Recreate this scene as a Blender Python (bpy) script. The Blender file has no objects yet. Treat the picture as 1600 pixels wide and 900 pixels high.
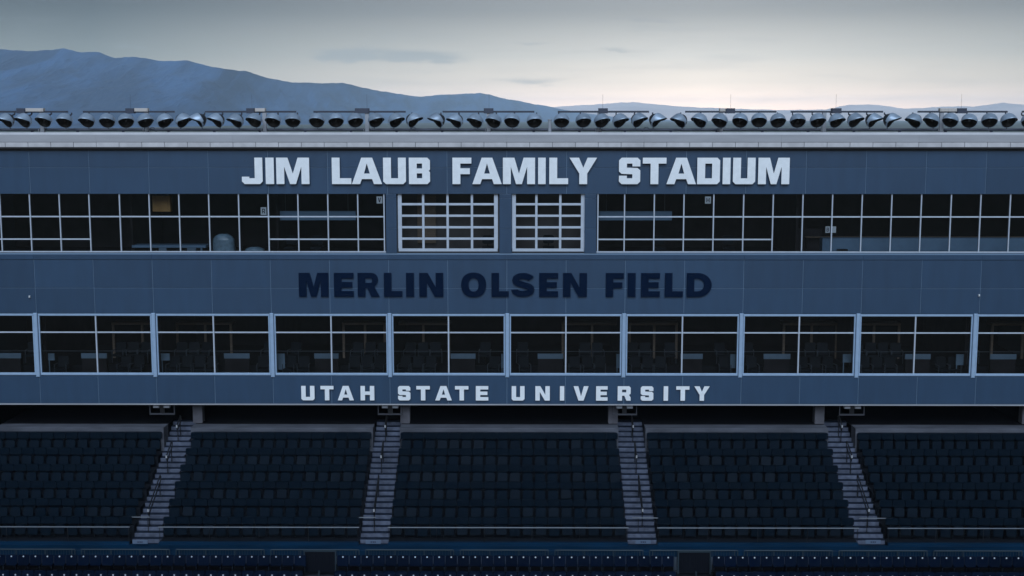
import bpy, math, random
from mathutils import Matrix, Vector, noise as mnoise

rnd = random.Random(7)
sc = bpy.context.scene
R = math.radians

# ------------------------------------------------------------------ camera
F = 2000.0                       # focal length in 1600-wide pixels
PITCH, YAW = 7.547, 0.315
CAM = Vector((0.0, -55.0, 24.0))
cd = bpy.data.cameras.new("camera")
cam = bpy.data.objects.new("camera", cd)
sc.collection.objects.link(cam)
cd.sensor_width = 36.0
cd.lens = 36.0 * F / 1600.0
cd.clip_start, cd.clip_end = 0.5, 200000.0
cam.location = CAM
cam.rotation_euler = (R(90 - PITCH), 0, R(YAW))
sc.camera = cam

# ------------------------------------------------------------------ sky + front fill
FILL_EL = 40.0
w = bpy.data.worlds.new("World"); sc.world = w; w.use_nodes = True
nt = w.node_tree; N = nt.nodes; L = nt.links
N.clear()
def nd(t, **kw):
    n = N.new(t)
    for k, v in kw.items(): setattr(n, k, v)
    return n
def ramp(node, stops):
    cr = node.color_ramp
    while len(cr.elements) > len(stops): cr.elements.remove(cr.elements[-1])
    while len(cr.elements) < len(stops): cr.elements.new(0.5)
    for e, (p, c) in zip(cr.elements, stops):
        e.position = p; e.color = (c[0], c[1], c[2], 1)
out = nd('ShaderNodeOutputWorld'); bg = nd('ShaderNodeBackground')
tc = nd('ShaderNodeTexCoord'); sep = nd('ShaderNodeSeparateXYZ')
L.new(tc.outputs['Generated'], sep.inputs[0])
sky = nd('ShaderNodeTexSky', sky_type='NISHITA', sun_disc=False)
sky.sun_elevation = R(FILL_EL); sky.sun_rotation = R(180); sky.altitude = 1400  # sky's sun direction follows the fill lamp, away from the sunset glow
skys = nd('ShaderNodeVectorMath', operation='SCALE'); skys.inputs['Scale'].default_value = 0.05
L.new(sky.outputs[0], skys.inputs[0])
# pale evening veil: brightest low down around the sunset, greyer higher up
vr = nd('ShaderNodeValToRGB')
ramp(vr, [(0.0, (.58, .37, .25)), (0.012, (.38, .27, .195)), (0.026, (.172, .135, .106)), (0.047, (.095, .083, .072)),
          (0.080, (.042, .0390, .0355)), (0.13, (.035, .038, .043)), (1.0, (.025, .033, .045))])
L.new(sep.outputs['Z'], vr.inputs[0])
gl = nd('ShaderNodeVectorMath', operation='DOT_PRODUCT')
gd = Vector((0.14, 1.0, 0.02)).normalized()
gl.inputs[1].default_value = gd
L.new(tc.outputs['Generated'], gl.inputs[0])
ga = nd('ShaderNodeMath', operation='ARCCOSINE'); L.new(gl.outputs['Value'], ga.inputs[0])
gm = nd('ShaderNodeMapRange')
gm.inputs['From Min'].default_value = 0.0; gm.inputs['From Max'].default_value = 0.46
gm.inputs['To Min'].default_value = 4.5; gm.inputs['To Max'].default_value = .40
L.new(ga.outputs[0], gm.inputs['Value'])
vs = nd('ShaderNodeVectorMath', operation='SCALE')
L.new(vr.outputs[0], vs.inputs[0]); L.new(gm.outputs[0], vs.inputs['Scale'])
# streaky grey cloud bars: a few long ones low over the valley plus faint streaks everywhere
def mth(op, a, b=None, c=None):
    n = nd('ShaderNodeMath', operation=op)
    for i, v in enumerate((a, b, c)):
        if v is None: continue
        if isinstance(v, (int, float)): n.inputs[i].default_value = v
        else: L.new(v, n.inputs[i])
    return n.outputs[0]
mp = nd('ShaderNodeMapping'); mp.inputs['Scale'].default_value = (6.0, 6.0, 60.0)
mp.inputs['Location'].default_value = (2.3, 0.0, 0.9)
L.new(tc.outputs['Generated'], mp.inputs[0])
cn = nd('ShaderNodeTexNoise'); cn.inputs['Scale'].default_value = 1.6
cn.inputs['Detail'].default_value = 9; cn.inputs['Roughness'].default_value = 0.6
cn.inputs['Distortion'].default_value = 0.4
L.new(mp.outputs[0], cn.inputs['Vector'])
mp2 = nd('ShaderNodeMapping'); mp2.inputs['Scale'].default_value = (30.0, 30.0, 120.0)
L.new(tc.outputs['Generated'], mp2.inputs[0])
cn2 = nd('ShaderNodeTexNoise'); cn2.inputs['Scale'].default_value = 1.0; cn2.inputs['Detail'].default_value = 7; cn2.inputs['Roughness'].default_value = .6
L.new(mp2.outputs[0], cn2.inputs['Vector'])
yy = mth('MAXIMUM', sep.outputs['Y'], .05)
az = mth('DIVIDE', sep.outputs['X'], yy); el = mth('DIVIDE', sep.outputs['Z'], yy)
wob = mth('MULTIPLY', mth('SUBTRACT', cn2.outputs['Fac'], .5), .016)
el2 = mth('ADD', el, wob)
front = mth('GREATER_THAN', sep.outputs['Y'], .06)
tot = None
for cpx, cpy, hw_, hh_, st_ in ((545, 86, 62, 10, .95), (655, 90, 80, 11, .95), (985, 34, 105, 6, .45), (830, 71, 55, 4, .55), (955, 78, 34, 4, .5),
                                (830, 127, 110, 7, .55), (215, 71, 70, 6, .45), (1330, 62, 120, 9, .25), (1420, 150, 120, 5, .25), (700, 112, 160, 8, .3)):
    u = mth('MULTIPLY', mth('SUBTRACT', az, (cpx - 811) / 2000), 2000 / hw_)
    v = mth('MULTIPLY', mth('SUBTRACT', el2, (185 - cpy) / 2000), 2000 / hh_)
    g_ = mth('MULTIPLY', mth('EXPONENT', mth('MULTIPLY', mth('ADD', mth('MULTIPLY', u, u), mth('MULTIPLY', v, v)), -1.0)), st_)
    tot = g_ if tot is None else mth('ADD', tot, g_)
brk = nd('ShaderNodeMapRange'); brk.inputs['From Min'].default_value = .30; brk.inputs['From Max'].default_value = .62
brk.inputs['To Min'].default_value = .35; brk.inputs['To Max'].default_value = 1.1
L.new(cn2.outputs['Fac'], brk.inputs['Value'])
cs = nd('ShaderNodeMapRange'); cs.interpolation_type = 'SMOOTHSTEP'
cs.inputs['From Min'].default_value = .16; cs.inputs['From Max'].default_value = .75; cs.inputs['To Max'].default_value = .62
L.new(mth('MULTIPLY', tot, brk.outputs[0]), cs.inputs['Value'])
bars = mth('MULTIPLY', cs.outputs[0], front)
cm0 = nd('ShaderNodeMapRange'); cm0.interpolation_type = 'SMOOTHSTEP'
cm0.inputs['From Min'].default_value = 0.50; cm0.inputs['From Max'].default_value = 0.75
cm0.inputs['To Min'].default_value = 0.0; cm0.inputs['To Max'].default_value = 0.16
L.new(cn.outputs['Fac'], cm0.inputs['Value'])
class _O: pass
cm = _O(); cm.outputs = [mth('MINIMUM', mth('ADD', bars, cm0.outputs[0]), .85)]
cmix = nd('ShaderNodeMix', data_type='RGBA')
cmix.inputs['B'].default_value = (.095, .098, .115, 1)
L.new(cm.outputs[0], cmix.inputs['Factor']); L.new(vs.outputs[0], cmix.inputs['A'])
veil = nd('ShaderNodeMapRange')
veil.inputs['From Min'].default_value = 0.10; veil.inputs['From Max'].default_value = -0.35
veil.inputs['To Min'].default_value = 0.9; veil.inputs['To Max'].default_value = -0.35
L.new(sep.outputs['Z'], veil.inputs['Value'])
mix = nd('ShaderNodeMix', data_type='RGBA')
L.new(veil.outputs[0], mix.inputs['Factor'])
L.new(skys.outputs[0], mix.inputs['A']); L.new(cmix.outputs['Result'], mix.inputs['B'])
L.new(mix.outputs['Result'], bg.inputs['Color']); bg.inputs['Strength'].default_value = 1.0
L.new(bg.outputs[0], out.inputs['Surface'])

sd = bpy.data.lights.new("front_fill", 'SUN'); sd.energy = 1.45; sd.angle = R(50); sd.color = (0.70, 0.83, 1.0)  # soft fill added from behind the camera; the sunset glow lies ahead
front_fill = bpy.data.objects.new("front_fill", sd); sc.collection.objects.link(front_fill)
front_fill.rotation_euler = (R(90 - FILL_EL), 0, 0); front_fill.location = (0, -40, 60)

sc.view_settings.view_transform = 'Standard'; sc.view_settings.look = 'None'
sc.view_settings.exposure = 1.2; sc.view_settings.gamma = 1.0
sc.view_settings.use_curve_mapping = False
sc.render.engine = 'CYCLES'
sc.cycles.use_denoising = True
sc.cycles.max_bounces = 8; sc.cycles.transparent_max_bounces = 16
sc.cycles.volume_bounces = 2
sc.cycles.caustics_reflective = False; sc.cycles.caustics_refractive = False

# ------------------------------------------------------------------ survey: sight lines of the photograph onto real planes
ROT = (Matrix.Rotation(R(YAW), 3, 'Z') @ Matrix.Rotation(R(90 - PITCH), 3, 'X'))
def P(px, py, Y):
    d = ROT @ Vector(((px - 800) / F, (450 - py) / F, -1))
    return CAM + d * ((Y - CAM.y) / d.y)
def X(px, py, Y): return P(px, py, Y).x
def Z(py, Y, px=800): return P(px, py, Y).z
def proj(v):
    q = ROT.transposed() @ (Vector(v) - CAM)
    return 800 + F * q.x / -q.z, 450 - F * q.y / -q.z

# ------------------------------------------------------------------ materials
def mat(name, col, rough=0.6, metal=0.0, var=0.0, vscale=3.0, bump=0.0, bscale=40.0, stretch=(1, 1, 1), spec=0.5):
    m = bpy.data.materials.new(name); m.use_nodes = True
    t = m.node_tree; b = t.nodes['Principled BSDF']
    b.inputs['Base Color'].default_value = (*col, 1)
    b.inputs['Roughness'].default_value = rough; b.inputs['Metallic'].default_value = metal
    b.inputs['Specular IOR Level'].default_value = spec
    if var or bump:
        g = t.nodes.new('ShaderNodeNewGeometry'); mpn = t.nodes.new('ShaderNodeMapping')
        mpn.inputs['Scale'].default_value = stretch
        t.links.new(g.outputs['Position'], mpn.inputs[0])
    if var:
        n = t.nodes.new('ShaderNodeTexNoise'); n.inputs['Scale'].default_value = vscale; n.inputs['Detail'].default_value = 6
        t.links.new(mpn.outputs[0], n.inputs['Vector'])
        r = t.nodes.new('ShaderNodeValToRGB')
        ramp(r, [(0.3, [c * (1 - var) for c in col]), (0.7, [min(1, c * (1 + var)) for c in col])])
        t.links.new(n.outputs['Fac'], r.inputs[0]); t.links.new(r.outputs[0], b.inputs['Base Color'])
    if bump:
        n2 = t.nodes.new('ShaderNodeTexNoise'); n2.inputs['Scale'].default_value = bscale
        t.links.new(mpn.outputs[0], n2.inputs['Vector'])
        bp = t.nodes.new('ShaderNodeBump'); bp.inputs['Strength'].default_value = bump; bp.inputs['Distance'].default_value = 0.02
        t.links.new(n2.outputs['Fac'], bp.inputs['Height']); t.links.new(bp.outputs[0], b.inputs['Normal'])
    return m

def per_object(m, amt):
    """tone shift from piece to piece"""
    t = m.node_tree; b = t.nodes['Principled BSDF']
    oi = t.nodes.new('ShaderNodeObjectInfo'); mr = t.nodes.new('ShaderNodeMapRange')
    mr.inputs['To Min'].default_value = 1 - amt; mr.inputs['To Max'].default_value = 1 + amt
    t.links.new(oi.outputs['Random'], mr.inputs['Value'])
    sc_ = t.nodes.new('ShaderNodeVectorMath'); sc_.operation = 'SCALE'
    src = b.inputs['Base Color']
    if src.is_linked: t.links.new(src.links[0].from_socket, sc_.inputs[0])
    else: sc_.inputs[0].default_value = src.default_value[:3]
    t.links.new(mr.outputs[0], sc_.inputs['Scale']); t.links.new(sc_.outputs[0], b.inputs['Base Color'])
    return m

M = {}
M['panel'] = per_object(mat('slate_blue_panel', (.0190, .0490, .098), .45, 0, .10, 1.1, .05, 3.0, (2.6, 1, .5)), .085)
M['reveal'] = mat('joint_reveal', (.13, .20, .29), .5)
M['core'] = mat('wall_core', (.06, .08, .11), .8)
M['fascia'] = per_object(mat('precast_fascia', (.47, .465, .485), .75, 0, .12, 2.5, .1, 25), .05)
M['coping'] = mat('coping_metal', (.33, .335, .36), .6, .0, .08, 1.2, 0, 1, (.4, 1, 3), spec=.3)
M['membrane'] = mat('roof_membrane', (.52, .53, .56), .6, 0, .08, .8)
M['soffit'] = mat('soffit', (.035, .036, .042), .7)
M['alu'] = mat('pale_aluminium', (.46, .52, .61), .38, .25, .06, 4)
M['alu_blue'] = mat('blue_grey_aluminium', (.30, .42, .58), .42, .25, .06, 4)
M['letter'] = mat('letter_face', (.74, .78, .82), .45, 0, .05, 5)
M['letter_side'] = mat('letter_return', (.03, .04, .055), .5)
M['letter_dark'] = mat('letter_navy', (.0016, .008, .026), .45, 0, .1, 3, spec=.06)
M['concrete'] = mat('shaded_concrete', (.0065, .0085, .013), .9, 0, .30, 3.0, .2, 30, spec=.1)  # near black: the shade between the seats is put into the colour
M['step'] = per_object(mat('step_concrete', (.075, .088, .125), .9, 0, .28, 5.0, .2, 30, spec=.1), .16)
M['tread'] = mat('dark_tread', (.010, .016, .030), .9, 0, .3, 5.0, .2, 30, spec=.1)  # step tops much darker than the risers
M['ledge'] = mat('ledge_concrete', (.068, .074, .092), .85, 0, .25, 2.0, .15, 20, (.5, 1, 1.5), spec=.2)
M['walk'] = mat('coated_walkway', (.001, .018, .045), .6, 0, .25, 1.5, .05, 20, (.4, 1, 1), spec=.1)
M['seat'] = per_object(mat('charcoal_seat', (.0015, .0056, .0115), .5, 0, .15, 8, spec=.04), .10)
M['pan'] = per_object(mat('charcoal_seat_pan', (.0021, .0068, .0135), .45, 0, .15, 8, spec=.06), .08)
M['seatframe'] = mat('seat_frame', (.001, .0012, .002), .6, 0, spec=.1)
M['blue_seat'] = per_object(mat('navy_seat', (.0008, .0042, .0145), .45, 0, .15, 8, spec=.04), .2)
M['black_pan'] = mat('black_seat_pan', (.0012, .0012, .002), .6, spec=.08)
M['plate'] = mat('number_plate', (.55, .57, .60), .4)
M['lamp_face'] = mat('dim_lamp_face', (.15, .16, .18), .5)
M['cap'] = mat('rail_end_cap', (.30, .31, .33), .4)
M['rail'] = mat('rail_galvanised', (.085, .10, .12), .45, .2, .1, 6)
M['rail_dark'] = mat('handrail_dark', (.012, .013, .016), .4, .4)
M['fence'] = mat('fence_paint', (.022, .036, .048), .5, .1, spec=.15)
M['gate'] = mat('gate_panel', (.0042, .0056, .0095), .7, spec=.05)
M['column'] = mat('column_concrete', (.085, .085, .10), .9, 0, .15, 3, spec=.2)
M['frame_dim'] = mat('dull_bracket', (.035, .037, .045), .7, spec=.2)
M['void'] = mat('shaded_concourse', (.004, .004, .006), .95, spec=.05)  # near black: shade under the overhang is put into the colour
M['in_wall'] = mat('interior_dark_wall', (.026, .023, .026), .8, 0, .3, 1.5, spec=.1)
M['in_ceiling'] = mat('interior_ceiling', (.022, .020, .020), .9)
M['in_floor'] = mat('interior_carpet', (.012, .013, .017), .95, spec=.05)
M['wood'] = mat('brown_wood', (.26, .18, .125), .5, 0, .25, 6, 0, 1, (1, 1, 8))
M['amber'] = mat('lamplit_amber', (.40, .21, .06), .5, 0, .15, 3)  # warm lamp glow on an inside panel, put into the colour
M['white_panel'] = mat('pale_blue_laminate', (.17, .25, .33), .5, 0, .08, 3)
M['desk'] = mat('desk_front', (.16, .27, .40), .5, 0, .08, 3)
M['cover'] = mat('plastic_cover', (.22, .33, .42), .22, 0, .25, 7, .6, 6)
M['pane_reflection'] = mat('pane_reflection_wall', (.115, .098, .095), .8, 0, .3, .8)  # warm grey of the pane reflections, put into a wall colour
M['paper'] = mat('paper_sheet', (.80, .84, .88), .7)
M['aisle_plate'] = mat('aisle_plate_face', (.075, .11, .17), .6)
M['ink'] = mat('paper_ink', (.02, .03, .06), .7)
M['screen'] = mat('monitor_black', (.010, .011, .014), .2)
M['suite_seat'] = per_object(mat('suite_seat', (.0075, .0120, .0180), .55, spec=.1), .2)
M['suite_arm'] = mat('suite_armrest', (.05, .066, .085), .45)
M['visor'] = per_object(mat('lamp_visor', (.29, .37, .47), .38, .3, .14, 5), .14)
M['bowl'] = mat('lamp_bowl', (.022, .026, .032), .4, 0, spec=.4)
M['bowl_in'] = mat('lamp_reflector', (.022, .020, .020), .5, 0, spec=.3)
M['lens'] = mat('lamp_lens', (.045, .040, .037), .06)
M['bar'] = mat('lamp_bar', (.05, .058, .08), .45, .4)
M['ballast'] = mat('ballast_pale', (.50, .47, .45), .5, .1)
M['dark_box'] = mat('ballast_dark', (.05, .06, .09), .5, .2)
M['post'] = mat('lamp_post', (.32, .34, .38), .5, .3)

def glass_mat():
    m = bpy.data.materials.new('tinted_glass'); m.use_nodes = True
    t = m.node_tree; t.nodes.clear()
    o = t.nodes.new('ShaderNodeOutputMaterial'); tr = t.nodes.new('ShaderNodeBsdfTransparent')
    tr.inputs['Color'].default_value = (.70, .74, .77, 1)
    g = t.nodes.new('ShaderNodeBsdfGlossy'); g.inputs['Roughness'].default_value = 0.01
    fr = t.nodes.new('ShaderNodeFresnel'); fr.inputs['IOR'].default_value = 1.55
    geo = t.nodes.new('ShaderNodeNewGeometry'); mp_ = t.nodes.new('ShaderNodeMapping')
    mp_.inputs['Scale'].default_value = (.5, 1, 2.0)
    n = t.nodes.new('ShaderNodeTexNoise'); n.inputs['Scale'].default_value = 1.4; n.inputs['Detail'].default_value = 2
    bp = t.nodes.new('ShaderNodeBump'); bp.inputs['Strength'].default_value = .12; bp.inputs['Distance'].default_value = .05
    t.links.new(geo.outputs['Position'], mp_.inputs[0]); t.links.new(mp_.outputs[0], n.inputs['Vector'])
    t.links.new(n.outputs['Fac'], bp.inputs['Height']); t.links.new(bp.outputs[0], g.inputs['Normal'])
    mx = t.nodes.new('ShaderNodeMixShader')
    t.links.new(fr.outputs[0], mx.inputs[0]); t.links.new(tr.outputs[0], mx.inputs[1]); t.links.new(g.outputs[0], mx.inputs[2])
    t.links.new(mx.outputs[0], o.inputs['Surface'])
    return m
M['glass'] = glass_mat()

# ------------------------------------------------------------------ mesh helpers
COL = sc.collection
class MB:
    def __init__(s): s.v = []; s.f = []; s.m = []
    def add(s, vs, fs, mi=0):
        o = len(s.v); s.v += [tuple(p) for p in vs]
        s.f += [tuple(i + o for i in f) for f in fs]; s.m += [mi] * len(fs); return s
    def box(s, x0, x1, y0, y1, z0, z1, mi=0):
        vs = [(x0, y0, z0), (x1, y0, z0), (x1, y1, z0), (x0, y1, z0), (x0, y0, z1), (x1, y0, z1), (x1, y1, z1), (x0, y1, z1)]
        return s.add(vs, [(0, 3, 2, 1), (4, 5, 6, 7), (0, 1, 5, 4), (1, 2, 6, 5), (2, 3, 7, 6), (3, 0, 4, 7)], mi)
    def cbox(s, x0, x1, y0, y1, z0, z1, c=.004, mi=0):
        """box whose front (-y) edges are chamfered"""
        vs = [(x0, y0 + c, z0), (x1, y0 + c, z0), (x1, y0 + c, z1), (x0, y0 + c, z1),
              (x0 + c, y0, z0 + c), (x1 - c, y0, z0 + c), (x1 - c, y0, z1 - c), (x0 + c, y0, z1 - c),
              (x0, y1, z0), (x1, y1, z0), (x1, y1, z1), (x0, y1, z1)]
        return s.add(vs, [(4, 5, 6, 7), (0, 1, 5, 4), (1, 2, 6, 5), (2, 3, 7, 6), (3, 0, 4, 7),
                          (0, 8, 9, 1), (1, 9, 10, 2), (2, 10, 11, 3), (3, 11, 8, 0), (8, 11, 10, 9)], mi)
    def tube(s, pts, r, n=6, mi=0):
        pts = [Vector(p) for p in pts]; rings = []
        for i, p in enumerate(pts):
            d = (pts[min(i + 1, len(pts) - 1)] - pts[max(i - 1, 0)]).normalized()
            a = Vector((0, 0, 1)) if abs(d.z) < .9 else Vector((1, 0, 0))
            u = d.cross(a).normalized(); v_ = d.cross(u)
            rings.append([p + u * r * math.cos(2 * math.pi * k / n) + v_ * r * math.sin(2 * math.pi * k / n) for k in range(n)])
        vs = [q for rg in rings for q in rg]; fs = []
        for i in range(len(pts) - 1):
            for k in range(n):
                a, b = i * n + k, i * n + (k + 1) % n
                fs.append((a, b, b + n, a + n))
        fs.append(tuple(range(n))[::-1]); fs.append(tuple((len(pts) - 1) * n + k for k in range(n)))
        return s.add(vs, fs, mi)
    def slab(s, poly, y0, y1, mi=0):
        """x/z polygon extruded along y"""
        n = len(poly)
        vs = [(x, y0, z) for x, z in poly] + [(x, y1, z) for x, z in poly]
        fs = [tuple(range(n)), tuple(range(2 * n - 1, n - 1, -1))]
        fs += [(i + n, (i + 1) % n + n, (i + 1) % n, i) for i in range(n)]
        return s.add(vs, fs, mi)
    def mesh(s, name, mats):
        me = bpy.data.meshes.new(name); me.from_pydata(s.v, [], s.f)
        for mm in (mats if isinstance(mats, (list, tuple)) else [mats]): me.materials.append(mm)
        me.polygons.foreach_set('material_index', s.m)
        me.validate(); me.update(); return me
    def build(s, name, mats, parent=None, loc=None, smooth=False):
        me = s.mesh(name, mats)
        if smooth: me.polygons.foreach_set('use_smooth', [True] * len(me.polygons))
        return link(name, me, parent, loc)
def link(name, data, parent=None, loc=None, rot=None):
    o = bpy.data.objects.new(name, data); COL.objects.link(o)
    if parent: o.parent = parent
    if loc is not None: o.location = loc
    if rot is not None: o.rotation_euler = rot
    return o
def tag(o, label=None, cat=None, group=None, kind=None):
    if label: o['label'] = label
    if cat: o['category'] = cat
    if group: o['group'] = group
    if kind: o['kind'] = kind
    return o
def empty(name, loc=(0, 0, 0), rz=0):
    o = bpy.data.objects.new(name, None); COL.objects.link(o); o.location = loc; o.rotation_euler = (0, 0, rz)
    o.empty_display_size = .2
    return o
def rpoly(x0, x1, z0, z1, r, n=3, rb=None):
    rb = r if rb is None else rb
    pts = []
    for cx, cz, rr, a0 in ((x1 - rb, z0 + rb, rb, -90), (x1 - r, z1 - r, r, 0), (x0 + r, z1 - r, r, 90), (x0 + rb, z0 + rb, rb, 180)):
        for k in range(n + 1):
            a = R(a0 + 90 * k / n); pts.append((cx + rr * math.cos(a), cz + rr * math.sin(a)))
    return pts
ORD = ['zeroth', 'first', 'second', 'third', 'fourth', 'fifth', 'sixth', 'seventh', 'eighth', 'ninth', 'tenth', 'eleventh', 'twelfth',
       'thirteenth', 'fourteenth', 'fifteenth', 'sixteenth', 'seventeenth', 'eighteenth', 'nineteenth', 'twentieth']
def ordn(n):
    if n <= 20: return ORD[n]
    t, u = divmod(n, 10)
    T = {2: 'twenty', 3: 'thirty', 4: 'forty', 5: 'fifty', 6: 'sixty', 7: 'seventy', 8: 'eighty'}
    return T[t] + '-' + ORD[u] if u else T[t].replace('ty', 'tieth')

# ------------------------------------------------------------------ land: valley floor and mountains
def ground_mat():
    m = bpy.data.materials.new('valley_ground'); m.use_nodes = True
    t = m.node_tree; b = t.nodes['Principled BSDF']; b.inputs['Roughness'].default_value = .95
    g = t.nodes.new('ShaderNodeNewGeometry'); n = t.nodes.new('ShaderNodeTexNoise')
    n.inputs['Scale'].default_value = .004; n.inputs['Detail'].default_value = 9
    t.links.new(g.outputs['Position'], n.inputs['Vector'])
    r = t.nodes.new('ShaderNodeValToRGB'); ramp(r, [(.35, (.035, .05, .028)), (.5, (.07, .075, .05)), (.68, (.11, .10, .085))])
    t.links.new(n.outputs['Fac'], r.inputs[0]); t.links.new(r.outputs[0], b.inputs['Base Color'])
    return m
gnd = MB(); gnd.add([(-9900, -1400, 0), (9900, -1400, 0), (9900, 20400, 0), (-9900, 20400, 0)], [(0, 1, 2, 3)])
tag(gnd.build('ground', ground_mat()), kind='structure')

def interp(prof, x):
    if x <= prof[0][0]: return prof[0][1]
    for (a, ya), (b, yb) in zip(prof, prof[1:]):
        if x <= b: return ya + (yb - ya) * (x - a) / (b - a)
    return prof[-1][1]
def mountain(name, prof, D0, depth, x0, x1, nu, nv, rough, m, seed, recede=0.0):
    vs, fs = [], []
    for i in range(nu + 1):
        px = x0 + (x1 - x0) * i / nu
        j = 1.1 * mnoise.noise((px * .045, seed, 1.7)) + .6 * mnoise.noise((px * .13, seed, 4.1))
        D = D0 * (1 + recede * min(1, max(0, (px - 350) / 560)) ** 1.2)
        top = P(px, interp(prof, px) + j, D)
        for k in range(nv + 1):
            v = k / nv
            y = D - depth * (1 - v) if v <= 1 else D
            f = v ** 1.35
            x = top.x * (1 if v == 1 else (1 - .10 * (1 - v)))
            s = mnoise.ridged_multi_fractal(Vector((x / depth * 5.2 + seed, y / depth * 1.8, seed)), .9, 2.1, 7, 1.0, 2.0)
            h = max(top.z, 6) * f * (1 - rough * (1 - v) ** .6 * (1 - min(1, max(0, s * .55))) * (1 if v < 1 else 0))
            vs.append((x, y, h - .5 if k else -3))
        vs.append((top.x, D + depth * .5, -3))
    n = nv + 2
    for i in range(nu):
        for k in range(n - 1):
            a = i * n + k; fs.append((a, a + n, a + n + 1, a + 1))
    b = MB(); b.add(vs, fs)
    return tag(b.build(name, m, smooth=False), kind='structure')
mm = mat('haze_blue_scrub', (.027, .080, .180), .95, 0, .30, .0058, 0, 1, (1.5, .22, .9))  # blue of the distance haze put into the scrub's base colour
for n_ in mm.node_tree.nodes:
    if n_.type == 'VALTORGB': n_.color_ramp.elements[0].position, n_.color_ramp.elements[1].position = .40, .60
near_prof = [(-140, 84), (-60, 80), (0, 77), (50, 80), (100, 76), (125, 81), (155, 81), (180, 91), (208, 88), (250, 95), (292, 94), (330, 104),
             (372, 110), (385, 111), (420, 122), (455, 128), (500, 130), (535, 129), (580, 140), (640, 149), (660, 151), (690, 148), (750, 145),
             (790, 154), (840, 163), (870, 169), (920, 178), (980, 184), (1050, 188)]
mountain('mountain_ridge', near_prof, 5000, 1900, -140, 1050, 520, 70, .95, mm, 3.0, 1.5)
far_prof = [(560, 176), (700, 172), (820, 170), (870, 167), (930, 163), (990, 159), (1040, 164), (1090, 168), (1160, 170), (1230, 172), (1290, 171),
            (1330, 163), (1365, 164), (1420, 170), (1470, 167), (1520, 166), (1570, 161), (1600, 164), (1740, 158)]
mountain('distant_mountain_ridge', far_prof, 17000, 4000, 560, 1740, 300, 30, .6, mat('haze_pink_range', (.85, .64, .56), .95, 0, .2, .0008), 11.0)  # pink of the glowing haze put into the ridge colour
hz = MB(); hz.box(-10000, 10000, -1500, 20500, -4.5, 330)
hm = bpy.data.materials.new('evening_haze'); hm.use_nodes = True
t = hm.node_tree; t.nodes.clear()
o_ = t.nodes.new('ShaderNodeOutputMaterial'); pv = t.nodes.new('ShaderNodeVolumePrincipled')
pv.inputs['Color'].default_value = (.66, .84, 1.0, 1); pv.inputs['Density'].default_value = 6.0e-5
pv.inputs['Anisotropy'].default_value = -0.35
t.links.new(pv.outputs[0], o_.inputs['Volume'])
tag(hz.build('haze', hm), 'pale blue evening haze filling the valley', 'haze', kind='stuff')

# ------------------------------------------------------------------ press box
pb = tag(empty('press_box', (0, 0, 0)), 'long slate blue panelled press box with two rows of windows', 'building')
XL, XR = X(-60, 400, 0), X(1660, 400, 0)
zTop, zHead, zSill = Z(235, 0), Z(303.5, 0), Z(395, 0)
zLH, zLS, zBot = Z(490.5, 0), Z(587.5, 0), Z(633, 0)
ROOFD = 11.0
# backing behind the panel joints, with openings left for the windows
for z0, z1 in ((zHead + .02, zTop + .1), (zLH + .02, zSill - .02), (zBot + .02, zLS - .02)):
    b = MB(); b.box(XL, XR, .022, .30, z0, z1); b.build('wall_backing', M['reveal'], pb)
pitch = 92.4 / (F / 55.45)
jx0 = X(792, 450, 0)
joints = [jx0 + pitch * k for k in range(-10, 11)]
joints = [j for j in joints if XL < j < XR]
edges = [XL] + joints + [XR]
G = .0105
def panel_row(z0, z1, es=None, y=0.0):
    es = es or edges
    for a, c in zip(es, es[1:]):
        if c - a < .1: continue
        b = MB(); yy = y + rnd.uniform(-.0025, .0025)
        b.cbox(a + G, c - G, yy, .018, z0 + G, z1 - G, .006); b.build('wall_panel', M['panel'], pb)
panel_row(Z(262, 0), zTop); panel_row(zHead, Z(262, 0))
zFl = Z(405.5, 0)
panel_row(Z(450.5, 0), zFl); panel_row(zLH, Z(450.5, 0))
panel_row(zBot + .05, zLS)
# sill flashing under the upper windows
for a, c in zip(edges[::2], edges[2::2] + [edges[-1]]):
    if c - a < .1: continue
    b = MB(); b.slab([(a + .004, zFl + .004), (c - .004, zFl + .004), (c - .004, Z(398, 0)), (a + .004, Z(398, 0))], -.03, .02)
    b.build('sill_flashing', M['panel'], pb)
# bottom drip edge
b = MB(); b.box(XL, XR, -.03, .32, zBot, zBot + .046); b.build('drip_edge', M['coping'], pb)

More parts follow.
